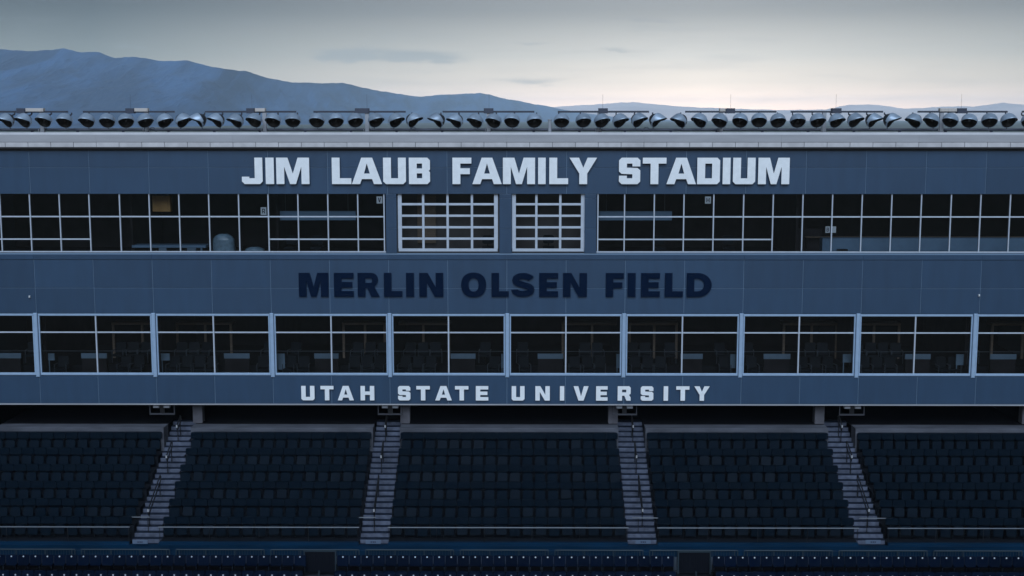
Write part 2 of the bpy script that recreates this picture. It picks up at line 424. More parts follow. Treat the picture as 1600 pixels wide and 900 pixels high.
# ---- window strips
def window_strip(px_mull, py_mid, zs_rows, frame_mat, y, mw, top_hidden=True, label=None, extra=None, name='window_strip', zlim=None, split=None):
    """px_mull: mullion centres (photo px), zs_rows: list per cell of transom heights"""
    z0, z1 = zlim
    xs = [X(p, py_mid, y) for p in px_mull]
    win = MB(); win.box(xs[0] - mw, xs[-1] + mw, y - .035, y + .055, z0, z0 + .055)
    if not top_hidden: win.box(xs[0] - mw, xs[-1] + mw, y - .035, y + .055, z1 - .09, z1)
    wo = win.build(name, frame_mat, pb)
    if label: wo['label'] = label
    for x in xs:
        b = MB(); b.cbox(x - mw / 2, x + mw / 2, y - .045, y + .05, z0 + .056, z1 - (0 if top_hidden else .091), .008); b.build('mullion', frame_mat, wo)
    for i, (a, c) in enumerate(zip(xs, xs[1:])):
        rows = [z0 + .056] + zs_rows[i] + [z1]
        for zt in zs_rows[i]:
            b = MB(); b.cbox(a + mw / 2, c - mw / 2, y - .03, y + .045, zt - mw * .55, zt + mw * .55, .006); b.build('transom', frame_mat, wo)
        for q, (za, zb) in enumerate(zip(rows, rows[1:])):
            b = MB(); tl = rnd.uniform(-.002, .002)
            b.add([(a, y + tl, za), (c, y - tl, za), (c, y - tl + rnd.uniform(-.002, .002), zb), (a, y + tl, zb)], [(0, 1, 2, 3)])
            b.build('pane', M['glass'], wo)
    return wo
YW = .10
zA, zB = Z(338.7, YW), Z(374, YW)
left_m = [-44.5, 2, 48.3, 94.6, 141, 188.4, 234.6, 281, 327.5, 374, 420, 466.4, 513, 559.6, 600.5]
window_strip(left_m, 350, [[zB, zA] if (p < 140 or p > 415) else [zA] for p in left_m[:-1]], M['alu'], YW, .055,
             label='long window strip left of the glazed doors', zlim=(zSill + .003, zHead + .02))
right_m = [934, 975.5, 1021.8, 1068, 1114.4, 1161, 1207, 1253.3, 1299.4, 1345.6, 1391.8, 1438, 1484.4, 1530.5, 1576.5, 1623]
window_strip(right_m, 350, [[zB, zA] if p < 1200 else [zA] for p in right_m[:-1]], M['alu'], YW, .055,
             label='long window strip right of the glazed doors', zlim=(zSill + .003, zHead + .02))
# piers between the openings
piers = [(603, 619.5), (780.5, 799.5), (913.5, 932)]
for a, c in piers:
    xa, xc = X(a, 350, 0), X(c, 350, 0)
    b = MB(); b.box(xa, xc, .022, .30, zSill - .02, zHead + .02); b.build('pier_backing', M['reveal'], pb)
    zz = [zFl, Z(396, 0), Z(357, 0), Z(310, 0), zHead]
    for z0, z1 in zip(zz[1:], zz[2:]):
        b = MB(); b.cbox(xa, xc, rnd.uniform(-.002, .002), .018, z0 + .008, z1 - .008, .006); b.build('pier_panel', M['panel'], pb)
b = MB()
# ---- two sectional glazed doors
def sectional(pxs, label):
    y = .16
    xs = [X(p, 350, y) for p in pxs]
    zr = [Z(q, y) for q in (390.5, 373, 355.2, 337.2, 319.2)]; z1 = zHead + .03
    d = MB(); d.cbox(xs[0] - .07, xs[-1] + .07, y - .04, y + .03, zr[0] - .07, zr[0] + .06, .01)
    wo = d.build('sectional_door', M['alu'], pb); wo['label'] = label
    for i, x in enumerate(xs):
        hw = .085 if i in (0, len(xs) - 1) else .052
        b = MB(); b.cbox(x - hw, x + hw, y - .03, y + .03, zr[0] + .061, z1, .008); b.build('stile', M['alu'], wo)
    for z in zr[1:]:
        for i, (a, c) in enumerate(zip(xs, xs[1:])):
            ha = .085 if i == 0 else .052; hc = .085 if i == len(xs) - 2 else .052
            b = MB(); b.cbox(a + ha, c - hc, y - .035, y + .025, z - .050, z + .050, .01); b.build('rail', M['alu'], wo)
    rr = zr + [z1]
    for a, c in zip(xs, xs[1:]):
        for za, zb in zip(rr, rr[1:]):
            b = MB(); b.add([(a, y, za), (c, y, za), (c, y, zb), (a, y, zb)], [(0, 1, 2, 3)]); b.build('pane', M['glass'], wo)
    # dark jamb lining of the opening
    b = MB(); xa, xc = xs[0] - .17, xs[-1] + .17
    b.box(xa, xs[0] - .10, .20, .30, zSill, zHead + .02); b.box(xs[-1] + .10, xc, .20, .30, zSill, zHead + .02)
    b.box(xa, xc, .05, .30, zSill - .019, zSill - .001)
    b.build('jamb', M['soffit'], wo)
sectional([625, 661.5, 699.5, 737.5, 775], 'wide glazed sectional door four panes across')
sectional([803, 838, 875.3, 910.5], 'narrow glazed sectional door three panes across')

# ---- lower suite windows
posts = [58.5 - 183, 58.5, 242, 426, 609.5, 792.7, 974.4, 1157, 1338.8, 1521.2, 1704]
mids = [-32, 151.4, 334.6, 518, 701, 884, 1065.6, 1247.7, 1428.8, 1612]
YL = .07
for i, p in enumerate(posts[1:-1]):
    x = X(p, 540, YL)
    b = MB(); b.cbox(x - .085, x + .085, -.055, .12, zLS - .06, zLH + .03, .02); b.build('window_post', M['alu_blue'], pb)
zT, zThin = Z(519.7, YL), Z(549.2, YL)
for i, (a, c) in enumerate(zip(posts, posts[1:])):
    xa, xc, xm = X(a, 540, YL) + .128, X(c, 540, YL) - .128, X(mids[i], 540, YL)
    z0, z1 = zLS + .004, zLH - .004
    fr = MB()
    fr.cbox(xa - .032, xc + .032, YL - .06, YL + .06, z0, z0 + .115, .02)
    fr.cbox(xa - .032, xc + .032, YL - .06, YL + .06, z1 - .105, z1, .02)
    for x in (xa, xc): fr.cbox(x - .032, x + .032, YL - .05, YL + .06, z0 + .1155, z1 - .1055, .01)
    wo = fr.build('suite_window', M['alu_blue'], pb)
    b = MB(); b.cbox(xm - .032, xm + .032, YL - .045, YL + .05, z0 + .116, z1 - .106, .008); b.build('mullion', M['alu'], wo)
    for l, r_ in ((xa + .033, xm - .033), (xm + .033, xc - .033)):
        b = MB(); b.cbox(l, r_, YL - .03, YL + .04, zT - .03, zT + .03, .006); b.build('transom', M['alu'], wo)
        b = MB(); b.cbox(l, r_, YL + .015, YL + .05, zThin - .012, zThin + .012, .004); b.build('glazing_bar', M['rail'], wo)
        for za, zb in ((z0 + .05, zThin), (zThin, zT), (zT, z1 - .05)):
            b = MB(); tl = rnd.uniform(-.002, .002)
            b.add([(l - .03, YL + tl, za), (r_ + .03, YL - tl, za), (r_ + .03, YL - tl, zb), (l - .03, YL + tl, zb)], [(0, 1, 2, 3)])
            b.build('pane', M['glass'], wo)

# ---- eaves, roof
YF = -.24
zC, zF0, zF1 = Z(210.3, YF), Z(230, YF), Z(222, YF)
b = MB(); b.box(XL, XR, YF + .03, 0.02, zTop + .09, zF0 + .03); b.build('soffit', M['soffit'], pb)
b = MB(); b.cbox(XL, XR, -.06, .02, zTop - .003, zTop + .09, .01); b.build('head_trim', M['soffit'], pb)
fp = 35.4 / (F / 54.9); fx = X(899, 226, YF)
fe = [fx + fp * k for k in range(-27, 23)]
for a, c in zip(fe, fe[1:]):
    b = MB(); yy = YF + rnd.uniform(-.004, .004)
    b.cbox(a + .008, c - .008, yy, YF + .05, zF0, zF1 - .012, .008); b.build('fascia_panel', M['fascia'], pb)
b = MB(); b.box(XL, XR, YF + .051, YF + .3, zF0 + .031, zF1 + .05); b.build('fascia_backing', M['core'], pb)
ce = fe[::6] + [fe[-1]]
for a, c in zip(ce, ce[1:]):
    if c - a < .05: continue
    b = MB(); zmid = (zC * .55 + zF1 * .45)
    prof = [(YF - .012, zF1), (YF - .012, zC - .012), (YF, zC), (YF + .34, zC - .012), (YF + .34, zF1)]
    n = len(prof)
    vs = [(a + .002, y, z) for y, z in prof] + [(c - .002, y, z) for y, z in prof]
    b.add(vs, [tuple(range(n - 1, -1, -1)), tuple(range(n, 2 * n))] + [(i, (i + 1) % n, (i + 1) % n + n, i + n) for i in range(n)])
    b.build('coping', M['coping'], pb)
zRoof = zC - .02
b = MB(); b.box(XL, XR, YF + .345, ROOFD, zRoof - .3, zRoof); b.build('roof_deck', M['membrane'], pb)
b = MB(); b.box(XL, XR, YF + .36, YF + .62, zRoof + .001, Z(206.8, YF + .4)); b.build('roof_curb', M['membrane'], pb)
b = MB(); b.tube([(XL, .95, Z(202.6, .95)), (XR, .95, Z(202.6, .95))], .055, 8)
for k in range(24):
    x = XL + (XR - XL) * (k + .5) / 24; b.box(x - .05, x + .05, .90, 1.0, zRoof + .002, Z(202.6, .95) - .03)
b.build('roof_conduit', M['dark_box'], pb)
# ---- interior shell
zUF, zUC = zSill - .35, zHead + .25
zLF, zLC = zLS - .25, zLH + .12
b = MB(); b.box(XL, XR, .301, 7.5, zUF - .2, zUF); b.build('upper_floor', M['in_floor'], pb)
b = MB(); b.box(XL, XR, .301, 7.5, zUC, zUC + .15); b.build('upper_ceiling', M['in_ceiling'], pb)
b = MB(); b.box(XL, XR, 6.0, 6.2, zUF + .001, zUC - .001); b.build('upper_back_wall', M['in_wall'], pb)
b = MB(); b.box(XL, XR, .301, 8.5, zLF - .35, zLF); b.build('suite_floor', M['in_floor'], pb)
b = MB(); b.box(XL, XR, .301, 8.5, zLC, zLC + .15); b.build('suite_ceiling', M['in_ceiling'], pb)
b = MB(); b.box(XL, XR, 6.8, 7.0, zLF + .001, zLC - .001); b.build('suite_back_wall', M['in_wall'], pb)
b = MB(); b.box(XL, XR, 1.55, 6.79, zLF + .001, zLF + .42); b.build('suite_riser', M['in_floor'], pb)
for s in (XL - .15, XR):
    b = MB(); b.box(s, s + .15, .3, 8.5, zBot, zTop); b.build('end_wall', M['core'], pb)
for px in (192, 425, 606, 790, 922, 1255):
    x = X(px, 350, 0); b = MB(); b.box(x - .05, x + .05, .32 if px in (606, 790, 922) else 1.2, 5.99, zUF + .002, zUC - .002); b.build('partition', M['in_wall'], pb)
for i, p in enumerate(posts[1:-1]):
    x = X(p, 540, 0); b = MB(); b.box(x - .06, x + .06, .9, 6.79, zLF + .43, zLC - .002); b.build('suite_partition', M['in_wall'], pb)
# ---- concourse under the suites
zLedge = Z(669, -.42)
zCon = zLedge - .03

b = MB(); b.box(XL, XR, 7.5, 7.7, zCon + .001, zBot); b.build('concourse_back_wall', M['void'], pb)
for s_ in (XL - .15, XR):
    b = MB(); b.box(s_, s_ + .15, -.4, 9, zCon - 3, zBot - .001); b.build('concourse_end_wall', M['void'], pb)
for px in (310.5, 633.5, 957.5, 1279, 1602):
    c0 = P(px, 650, .75); b = MB()
    b.slab(rpoly(c0.x - .21, c0.x + .21, zCon + .002, zBot - .001, .02, 1), .55, .97); b.build('column', M['column'], pb)

# ------------------------------------------------------------------ raised letters
def arc(cx, cy, rx, ry, a0, a1, n=8): return [(cx + rx * math.cos(R(a0 + (a1 - a0) * k / n)), cy + ry * math.sin(R(a0 + (a1 - a0) * k / n))) for k in range(n + 1)]
def glyph(ch, w, h, s, t, c, rd=False):
    H = h / 2
    def cr(x, y, q):   # corner at (x,y), quadrant q: 0 lr,1 ur,2 ul,3 ll - going anticlockwise
        if rd:
            cx, cy = [(x - c, y + c), (x - c, y - c), (x + c, y - c), (x + c, y + c)][q]
            return arc(cx, cy, c, c, [-90, 0, 90, 180][q], [0, 90, 180, 270][q], 5)
        return [[(x - c, y), (x, y + c)], [(x, y - c), (x - c, y)], [(x + c, y), (x, y - c)], [(x, y + c), (x + c, y)]][q]
    if ch == 'I': return [[(0, 0), (w, 0), (w, h), (0, h)]]
    if ch == 'L': return [[(0, 0), (w, 0), (w, t), (s, t), (s, h), (0, h)]]
    if ch == 'T': return [[((w - s) / 2, 0), ((w + s) / 2, 0), ((w + s) / 2, h - t), (w, h - t), (w, h), (0, h), (0, h - t), ((w - s) / 2, h - t)]]
    if ch == 'F': return [[(0, 0), (s, 0), (s, H - t * .55), (w * .92, H - t * .55), (w * .92, H + t * .45), (s, H + t * .45), (s, h - t), (w, h - t), (w, h), (0, h)]]
    if ch == 'E': return [[(0, 0), (w, 0), (w, t), (s, t), (s, H - t / 2), (w * .93, H - t / 2), (w * .93, H + t / 2), (s, H + t / 2), (s, h - t), (w, h - t), (w, h), (0, h)]]
    if ch == 'H': return [[(0, 0), (s, 0), (s, H - t / 2), (w - s, H - t / 2), (w - s, 0), (w, 0), (w, h), (w - s, h), (w - s, H + t / 2), (s, H + t / 2), (s, h), (0, h)]]
    if ch == 'U': return [cr(0, 0, 3) + cr(w, 0, 0) + [(w, h), (w - s, h), (w - s, t), (s, t), (s, h), (0, h)]]
    if ch == 'J': return [cr(0, 0, 3) + cr(w, 0, 0) + [(w, h), (w - s, h), (w - s, t), (w * .36, t), (w * .36, t * 1.25), (0, t * 1.25)]]
    if ch == 'A': return [[(0, 0), (w * .27, 0), (w * .33, h * .19), (w * .67, h * .19), (w * .73, 0), (w, 0), (w * .68, h), (w * .32, h)],
                          [(w * .405, h * .40), (w * .5, h * .78), (w * .595, h * .40)]]
    if ch == 'M': return [[(0, 0), (s, 0), (s, h * .66), (w * .41, 0), (w * .59, 0), (w - s, h * .66), (w - s, 0), (w, 0), (w, h), (w - s * 1.45, h), (w * .5, h * .40), (s * 1.45, h), (0, h)]]
    if ch == 'N': return [[(0, 0), (s, 0), (s, h * .60), (w - s * 1.12, 0), (w, 0), (w, h), (w - s, h), (w - s, h * .40), (s * 1.12, h), (0, h)]]
    if ch == 'V': return [[(w * .5 - s * .58, 0), (w * .5 + s * .58, 0), (w, h), (w - s * 1.08, h), (w * .5, h * .30), (s * 1.08, h), (0, h)]]
    if ch == 'Y': return [[(w / 2 - s / 2, 0), (w / 2 + s / 2, 0), (w / 2 + s / 2, h * .40), (w, h), (w - s * 1.2, h), (w / 2, h * .62), (s * 1.2, h), (0, h), (w / 2 - s / 2, h * .40)]]
    if ch == 'D':
        if rd:
            return [[(0, 0)] + [(w * .45, 0)] + arc(w * .45, H, w * .55, H, -80, 80, 14) + [(w * .45, h), (0, h)],
                    [(s, t), (s, h - t)] + [(w * .45, h - t)] + arc(w * .45, H, w * .55 - s, H - t, 80, -80, 12) + [(w * .45, t)]]
        return [[(0, 0)] + cr(w, 0, 0) + cr(w, h, 1) + [(0, h)], [(s, t), (s, h - t), (w - s - 1e-3, h - t), (w - s, h - t - .1 * c), (w - s, t)]]
    if ch == 'B': return [[(0, 0)] + cr(w, 0, 0) + [(w, H - c * .5), (w - c * .5, H), (w, H + c * .5)] + cr(w, h, 1) + [(0, h)],
                          [(s, t), (s, H - t * .42), (w - s, H - t * .42), (w - s, t)], [(s, H + t * .42), (s, h - t), (w - s, h - t), (w - s, H + t * .42)]]
    if ch == 'R':
        if rd:
            bw = w * .93; b0 = h * .40
            return [[(0, 0), (s, 0), (s, h * .36), (w * .44, h * .36), (w * .62, 0), (w, 0), (w * .76, h * .41)] + arc(bw - h * .28, h * .71, h * .28, h * .29, -55, 90, 9) + [(0, h)],
                    [(s, h * .58), (s, h - t * .95), (w * .60, h - t * .95)] + arc(w * .60, h * .69, w * .07, h * .11 - t * .0, 70, -70, 4) + [(w * .60, h * .58)]]
        return [[(0, 0), (s, 0), (s, h * .34), (w * .52, h * .34), (w - s * .95, 0), (w, 0), (w, h * .22), (w - c, h * .40), (w, h * .48)] + cr(w, h, 1) + [(0, h)],
                [(s, h * .34 + t), (s, h - t), (w - s, h - t), (w - s, h * .34 + t)]]
    if ch == 'O':
        def se(a, b, n, rev=False):
            p = []
            for k in range(n):
                q = 2 * math.pi * k / n; cq, sq = math.cos(q), math.sin(q)
                p.append((w / 2 + a * math.copysign(abs(cq) ** .88, cq), H + b * math.copysign(abs(sq) ** .88, sq)))
            return p[::-1] if rev else p
        return [se(w / 2, H * 1.03, 36), se(w / 2 - s, H - t * .92, 28, True)]
    if ch == 'S':
        if rd:
            cl = [(w * .10, h * .30)] + arc(w * .46, h * .29, w * .36, h * .17, 185, 305, 7) + arc(w * .58, h * .30, w * .28, h * .165, -70, 70, 6) + \
                 arc(w * .42, h * .705, w * .28, h * .165, 250, 110, 6)[0:] + arc(w * .52, h * .70, w * .34, h * .175, 105, 15, 6)
            cl = [Vector((x, y)) for x, y in cl]; wd = t * .54
            lft, rgt = [], []
            for i, p in enumerate(cl):
                d = (cl[min(i + 1, len(cl) - 1)] - cl[max(i - 1, 0)]).normalized(); nn = Vector((-d.y, d.x))
                k = wd * (1.12 if abs(d.y) > .7 else 1.0)
                lft.append(tuple(p + nn * k)); rgt.append(tuple(p - nn * k))
            return [rgt + lft[::-1]]
        a, b_ = H - t / 2, H + t / 2
        return [cr(0, 0, 3) + cr(w, 0, 0) + [(w, b_ - c * .9), (w - c, b_), (s, b_ + t * .06), (s, h - t), (w - s, h - t), (w - s, h * .67), (w, h * .67)] + cr(w, h, 1) + cr(0, h, 2)
                + [(0, a + c * .9), (c, a), (w - s, a - t * .06), (w - s, t), (s, t), (s, h * .32), (0, h * .32)]]
    raise KeyError(ch)
def letter_mesh(polys, depth, mats):
    cu = bpy.data.curves.new('letter', 'CURVE'); cu.dimensions = '2D'; cu.fill_mode = 'BOTH'; cu.extrude = depth / 2
    for pl in polys:
        sp = cu.splines.new('POLY'); sp.points.add(len(pl) - 1); sp.use_cyclic_u = True
        for q, (x, y) in zip(sp.points, pl): q.co = (x, y, 0, 1)
    ob = bpy.data.objects.new('tmp', cu); COL.objects.link(ob)
    dg = bpy.context.evaluated_depsgraph_get()
    me = bpy.data.meshes.new_from_object(ob.evaluated_get(dg))
    bpy.data.objects.remove(ob); bpy.data.curves.remove(cu)
    for v in me.vertices: v.co = (v.co.x, -v.co.z, v.co.y)
    me.update(); me.materials.clear()
    for m in mats: me.materials.append(m)
    for p in me.polygons: p.material_index = 0 if abs(p.normal.y) > .7 else 1
    me.name = 'letter'
    return me
def sign(label, items, py0, py1, y, depth, s, t, c, mats, rd=False):
    z0, z1 = Z(py1, y), Z(py0, y); k = (z1 - z0) / (py1 - py0)
    root = tag(empty('wall_sign', (X(items[0][1], py1, y), y, z0)), label, 'sign')
    bx = root.location.x
    for ch, a, c_ in items:
        x0, x1 = X(a, (py0 + py1) / 2, y), X(c_, (py0 + py1) / 2, y)
        me = letter_mesh(glyph(ch, x1 - x0, z1 - z0, s * k, t * k, c * k, rd), depth, mats)
        o = link('letter', me, root, (x0 - bx, 0, 0))
        # two stand-off pins behind each letter
        b = MB()
        for zz in (.12, .88):
            xm = (x1 - x0) * (.5 if ch in 'ITY' else .12)
            b.box(xm - .01, xm + .01, depth / 2, -y - .001, (z1 - z0) * zz - .01, (z1 - z0) * zz + .01)
        b.build('mounting_pin', M['letter_side'], o)
    return root
sign('large pale block letters JIM LAUB FAMILY STADIUM on the top wall band',
     [('J', 378, 410.5), ('I', 415.3, 428.3), ('M', 432, 483.5), ('L', 518.7, 549), ('A', 549.8, 597), ('U', 598.8, 634.4), ('B', 639, 672),
      ('F', 707, 736.6), ('A', 738, 784), ('M', 785.8, 836), ('I', 840.8, 852.6), ('L', 858.2, 887.7), ('Y', 889.7, 932.8),
      ('S', 967, 1000.3), ('T', 1004, 1041), ('A', 1041.3, 1087.5), ('D', 1089.2, 1124.7), ('I', 1129, 1141), ('U', 1145, 1180), ('M', 1184.4, 1233.3)],
     246.3, 287.6, -.10, .10, 12.4, 9.2, 4.2, [M['letter'], M['letter_side']])
sign('dark navy heavy letters MERLIN OLSEN FIELD on the middle wall band',
     [('M', 467, 513), ('E', 522, 552.5), ('R', 559, 593), ('L', 600, 628.5), ('I', 634.6, 646.8), ('N', 655.2, 692.5), ('O', 720.6, 759.5), ('L', 768, 795),
      ('S', 800.7, 834.7), ('E', 842.5, 872), ('N', 879.7, 917), ('F', 946.5, 974.6), ('I', 980.7, 993), ('E', 1001.6, 1031), ('L', 1038.8, 1067), ('D', 1073, 1112)],
     426.5, 463.6, -.055, .06, 11.6, 8.6, 4.0, [M['letter_dark'], M['letter_dark']], True)
sign('small pale widely spaced letters UTAH STATE UNIVERSITY on the lowest wall band',
     [('U', 471, 491.6), ('T', 501, 521.4), ('A', 527.8, 553), ('H', 563.5, 585), ('S', 622, 641.3), ('T', 650.6, 671.8), ('A', 680, 706), ('T', 711, 732), ('E', 743.5, 763),
      ('U', 799.5, 819.6), ('N', 836.5, 859), ('I', 874.8, 881.6), ('V', 896, 919.6), ('E', 931.3, 949.3), ('R', 965, 985.3), ('S', 1001, 1020.8), ('I', 1036.8, 1043.8),
      ('T', 1056.4, 1077), ('Y', 1084.5, 1108.6)],
     603, 625.6, -.075, .07, 6.8, 5.4, 2.4, [M['letter'], M['letter_side']])

# ------------------------------------------------------------------ sheets stuck in the windows
def sheet(ch, px0, px1, py0, py1, label):
    y = YW + .035
    x0, x1, z0, z1 = X(px0, py0, y), X(px1, py0, y), Z(py1, y), Z(py0, y)
    b = MB(); b.box(0, x1 - x0, 0, .006, 0, z1 - z0)
    o = tag(b.build('window_sheet', M['paper'], None, (x0, y, z0)), label, 'paper sign', 'sheets in the upper windows')
    if ch:
        w_, h_ = (x1 - x0) * .52, (z1 - z0) * .62
        me = letter_mesh(glyph(ch, w_, h_, w_ * .27, h_ * .17, w_ * .2), .004, [M['ink'], M['ink']])
        link('printed_letter', me, o, ((x1 - x0) * .24, -.004, (z1 - z0) * .19))
sheet('R', 407.2, 416, 324, 336, 'paper sheet with letter R beside the mullion of the left windows')
sheet('V', 588.3, 597.4, 307, 318, 'paper sheet with letter V at the end of the left windows')
sheet('H', 1101.7, 1111, 307, 318, 'paper sheet with letter H high in the right windows')
sheet('B', 1290, 1297, 353.5, 363.5, 'paper sheet with dark mark left of a mullion in the right windows')
sheet(None, 1300.5, 1306.5, 353.5, 363.5, 'blank paper sheet right of a mullion in the right windows')
for px, py, lb in ((46, 463, 'tiny white fitting on the wall panels near the left edge'), (1530, 461, 'tiny white fitting on the wall panels near the right edge')):
    p = P(px, py, -.06); b = MB(); b.cbox(-.03, .03, -.03, .058, -.07, .03, .01); b.tube([(0, -.031, -.02), (0, -.06, -.05)], .018, 8)
    tag(b.build('wall_fitting', M['plate'], None, p), lb, 'wall fitting', 'small wall fittings')

# ------------------------------------------------------------------ floodlights on the roof
def lathe(prof, n, mi=0, half=False):
    """profile of (axial y, radius); axis along -y"""
    b = MB(); vs = []; fs = []
    for (y, r) in prof:
        vs += [(r * math.cos(2 * math.pi * k / n), y, r * math.sin(2 * math.pi * k / n)) for k in range(n)]
    for i in range(len(prof) - 1):
        for k in range(n):
            a, c = i * n + k, i * n + (k + 1) % n; fs.append((a, c, c + n, a + n))
    return b.add(vs, fs, mi)
RR = .345
bowl = lathe([(.34, .05), (.335, .11), (.27, .20), (.16, .285), (.05, .33), (0, RR), (-.025, RR + .012), (-.03, RR - .012), (0, RR - .02)], 28, 0)
bowl.tube([(0, -.01, -RR - .0), (0, -.03, -RR - .045)], .022, 6)
bowl.m = [1 if 28 * 4 <= q < 28 * 7 else 0 for q in range(len(bowl.m))]
bowl_me = bowl.mesh('floodlight', [M['bowl'], M['visor']]); bowl_me.polygons.foreach_set('use_smooth', [True] * len(bowl_me.polygons))
lens_b = lathe([(-.004, RR - .022), (.05, RR - .05), (.12, .22), (.20, .10), (.21, .001)], 24, 0)
lens_b.add([(.055 * math.cos(a_ * math.pi / 5), .02, .055 * math.sin(a_ * math.pi / 5)) for a_ in range(10)] + [(.03 * math.cos(a_ * math.pi / 5), .19, .03 * math.sin(a_ * math.pi / 5)) for a_ in range(10)],
           [(k, (k + 1) % 10, (k + 1) % 10 + 10, k + 10) for k in range(10)] + [tuple(range(9, -1, -1))], 1)
lens_me = lens_b.mesh('reflector', [M['bowl_in'], M['lens']])
vis = MB(); nv_, na = 6, 24; vs = []; fs = []
for layer, dr in ((0, .0), (1, -.012)):
    for i in range(nv_ + 1):
        for k in range(na + 1):
            a_ = R(-14 + 208 * k / na); s_ = max(0, math.sin(a_))
            Lr = .05 + .35 * (s_ ** .8)
            f = i / nv_; y = .10 - (.10 + Lr) * f
            r_ = (RR + .022 + dr) * (1 - .10 * max(0, f - .35) ** 1.5) if y < 0 else (RR + .022 + dr) * (1 - .9 * (y ** 1.6) * 2.2)
            vs.append((r_ * math.cos(a_), y, r_ * math.sin(a_)))
n1 = (nv_ + 1) * (na + 1)
for i in range(nv_):
    for k in range(na):
        a_ = i * (na + 1) + k
        fs.append((a_, a_ + na + 1, a_ + na + 2, a_ + 1)); fs.append((a_ + n1, a_ + 1 + n1, a_ + na + 2 + n1, a_ + na + 1 + n1))
for k in range(na):
    a_ = nv_ * (na + 1) + k; fs.append((a_, a_ + n1, a_ + 1 + n1, a_ + 1))
mi_ = [0 if q % 2 == 0 else 1 for q in range(2 * nv_ * na)] + [1] * na
vis.v = vs; vis.f = fs; vis.m = mi_
vis_me = vis.mesh('visor', [M['visor'], M['bowl']]); vis_me.polygons.foreach_set('use_smooth', [True] * len(vis_me.polygons))
TILT = R(27)
YLAMP = .15
def flood_bank(fx, bar, box, post, side, label, ant):
    zb = Z(174.6, YLAMP + .62)
    base = P(post, 205, YLAMP + .62); base.z = zRoof
    root = tag(empty('floodlight_bank', base), label, 'floodlights', 'floodlight banks along the roof edge')
    def wx(px, py, Y=YLAMP + .62): return X(px, py, Y) - base.x
    b = MB(); b.box(wx(bar[0], 175), wx(bar[1], 175), -.04, .04, zb - base.z - .04, zb - base.z + .04); b.build('crossbar', M['bar'], root)
    b = MB(); b.box(-.08, .08, -.08, .08, .0, zb - base.z - .041); b.box(-.17, .17, -.15, .15, .001, .05)
    b.tube([(-.14, -.12, .05), (-.14, -.12, .22), (-.10, -.10, .30)], .02, 6); b.build('post', M['post'], root)
    if box:
        for (a, c, m_) in box:
            b = MB(); b.cbox(wx(a, 172), wx(c, 172), -.13, .13, zb - base.z - .03 + (.03 if m_ == 'ballast' else -.04), zb - base.z + .15, .015)
            for q in range(5):
                xq = wx(a, 172) + (wx(c, 172) - wx(a, 172)) * (q + .5) / 5
                b.box(xq - .012, xq + .012, -.145, -.128, zb - base.z + .03, zb - base.z + .13)
            b.build('ballast_box', M[m_], root)
    if ant:
        b = MB(); xa = wx(ant, 170); b.tube([(xa, .1, zb - base.z), (xa, .1, zb - base.z + .75)], .005, 5); b.build('antenna', M['bar'], root)
    n = len(fx)
    for i, p in enumerate(fx):
        q = i / (n - 1) if side > 0 else (n - 1 - i) / (n - 1)
        yaw = side * R(-4 + 62 * q) + R(rnd.uniform(-3, 3))
        c0 = P(p, 188.8 + rnd.uniform(-.6, .6), YLAMP)
        f = link('floodlight', bowl_me, root, (c0.x - base.x, YLAMP - base.y, c0.z - base.z))
        f.rotation_euler = Matrix.Rotation(yaw, 3, 'Z').to_4x4().to_3x3().__matmul__(Matrix.Rotation(TILT + R(rnd.uniform(-2, 2)), 3, 'X')).to_euler()
        f.scale = (.93, .93, .93)
        link('visor', vis_me, f); link('reflector', lens_me, f); pass
        b = MB(); dx = c0.x - base.x; dz = c0.z - base.z
        b.tube([(dx - side * .10, .0, zb - base.z - .04), (dx - side * .10, -.02, dz + .27), (dx - side * .06, YLAMP - base.y + .30, dz + .20)], .034, 6)
        b.build('bracket', M['bar'], root)
    return root
banks = [
 ([-48, -20, 11, 38, 69, 101], (-40, 106), [(27, 41, 'dark_box'), (41.3, 69, 'ballast')], 67, -1, None),
 ([136, 167.5, 197, 227, 257, 285.5], (130, 273), [(197, 210.5, 'dark_box'), (211, 232, 'ballast')], 230, 1, 203),
 ([311, 339.5, 369.5, 398, 427, 457.5], (320.5, 463), [(385.5, 398, 'dark_box'), (399, 415, 'ballast')], 414, -1, 393),
 ([495, 525, 555.5, 587, 618, 645.5], (490, 634), [(555, 577, 'dark_box')], 574, 1, 573),
 ([684, 712.5, 743.5, 771.5, 800, 835], (691.5, 835), [(756, 771, 'dark_box')], 763.5, -1, 764),
 ([877.5, 911.5, 940, 968, 997, 1025.5], (871.5, 1014), [(935, 949.5, 'dark_box')], 936, 1, 942),
 ([1062.5, 1094, 1125, 1156.5, 1186, 1215.5], (1070.5, 1213), [(1124, 1133, 'ballast'), (1133.5, 1148, 'dark_box')], 1126, -1, 1142),
 ([1246.5, 1277.5, 1306.5, 1335, 1363.5, 1391.5], (1235.5, 1379.5), [(1299, 1314, 'dark_box')], 1287, 1, 1307),
 ([1429, 1456, 1485, 1514.5, 1546, 1575.5], (1434, 1574), [(1467.5, 1494, 'ballast'), (1494.5, 1509.5, 'dark_box')], 1470, -1, 1503),
 ([1608, 1640], (1597, 1660), None, 1650, 1, None)]
bl = ['bank of floodlights cut by the left edge of the photo', 'second bank of floodlights from the left, lamps turning right', 'third bank of floodlights from the left, lamps turning left',
      'bank of floodlights above the end of JIM and LAUB', 'bank of floodlights above LAUB and FAMILY', 'bank of floodlights above FAMILY and STADIUM, lamps turning right',
      'bank of floodlights above the end of STADIUM', 'third bank of floodlights from the right edge', 'last full bank of floodlights near the right edge', 'bank of floodlights almost cut off by the right edge']
for bk, lb in zip(banks, bl): flood_bank(bk[0], bk[1], bk[2], bk[3], bk[4], lb, bk[5])
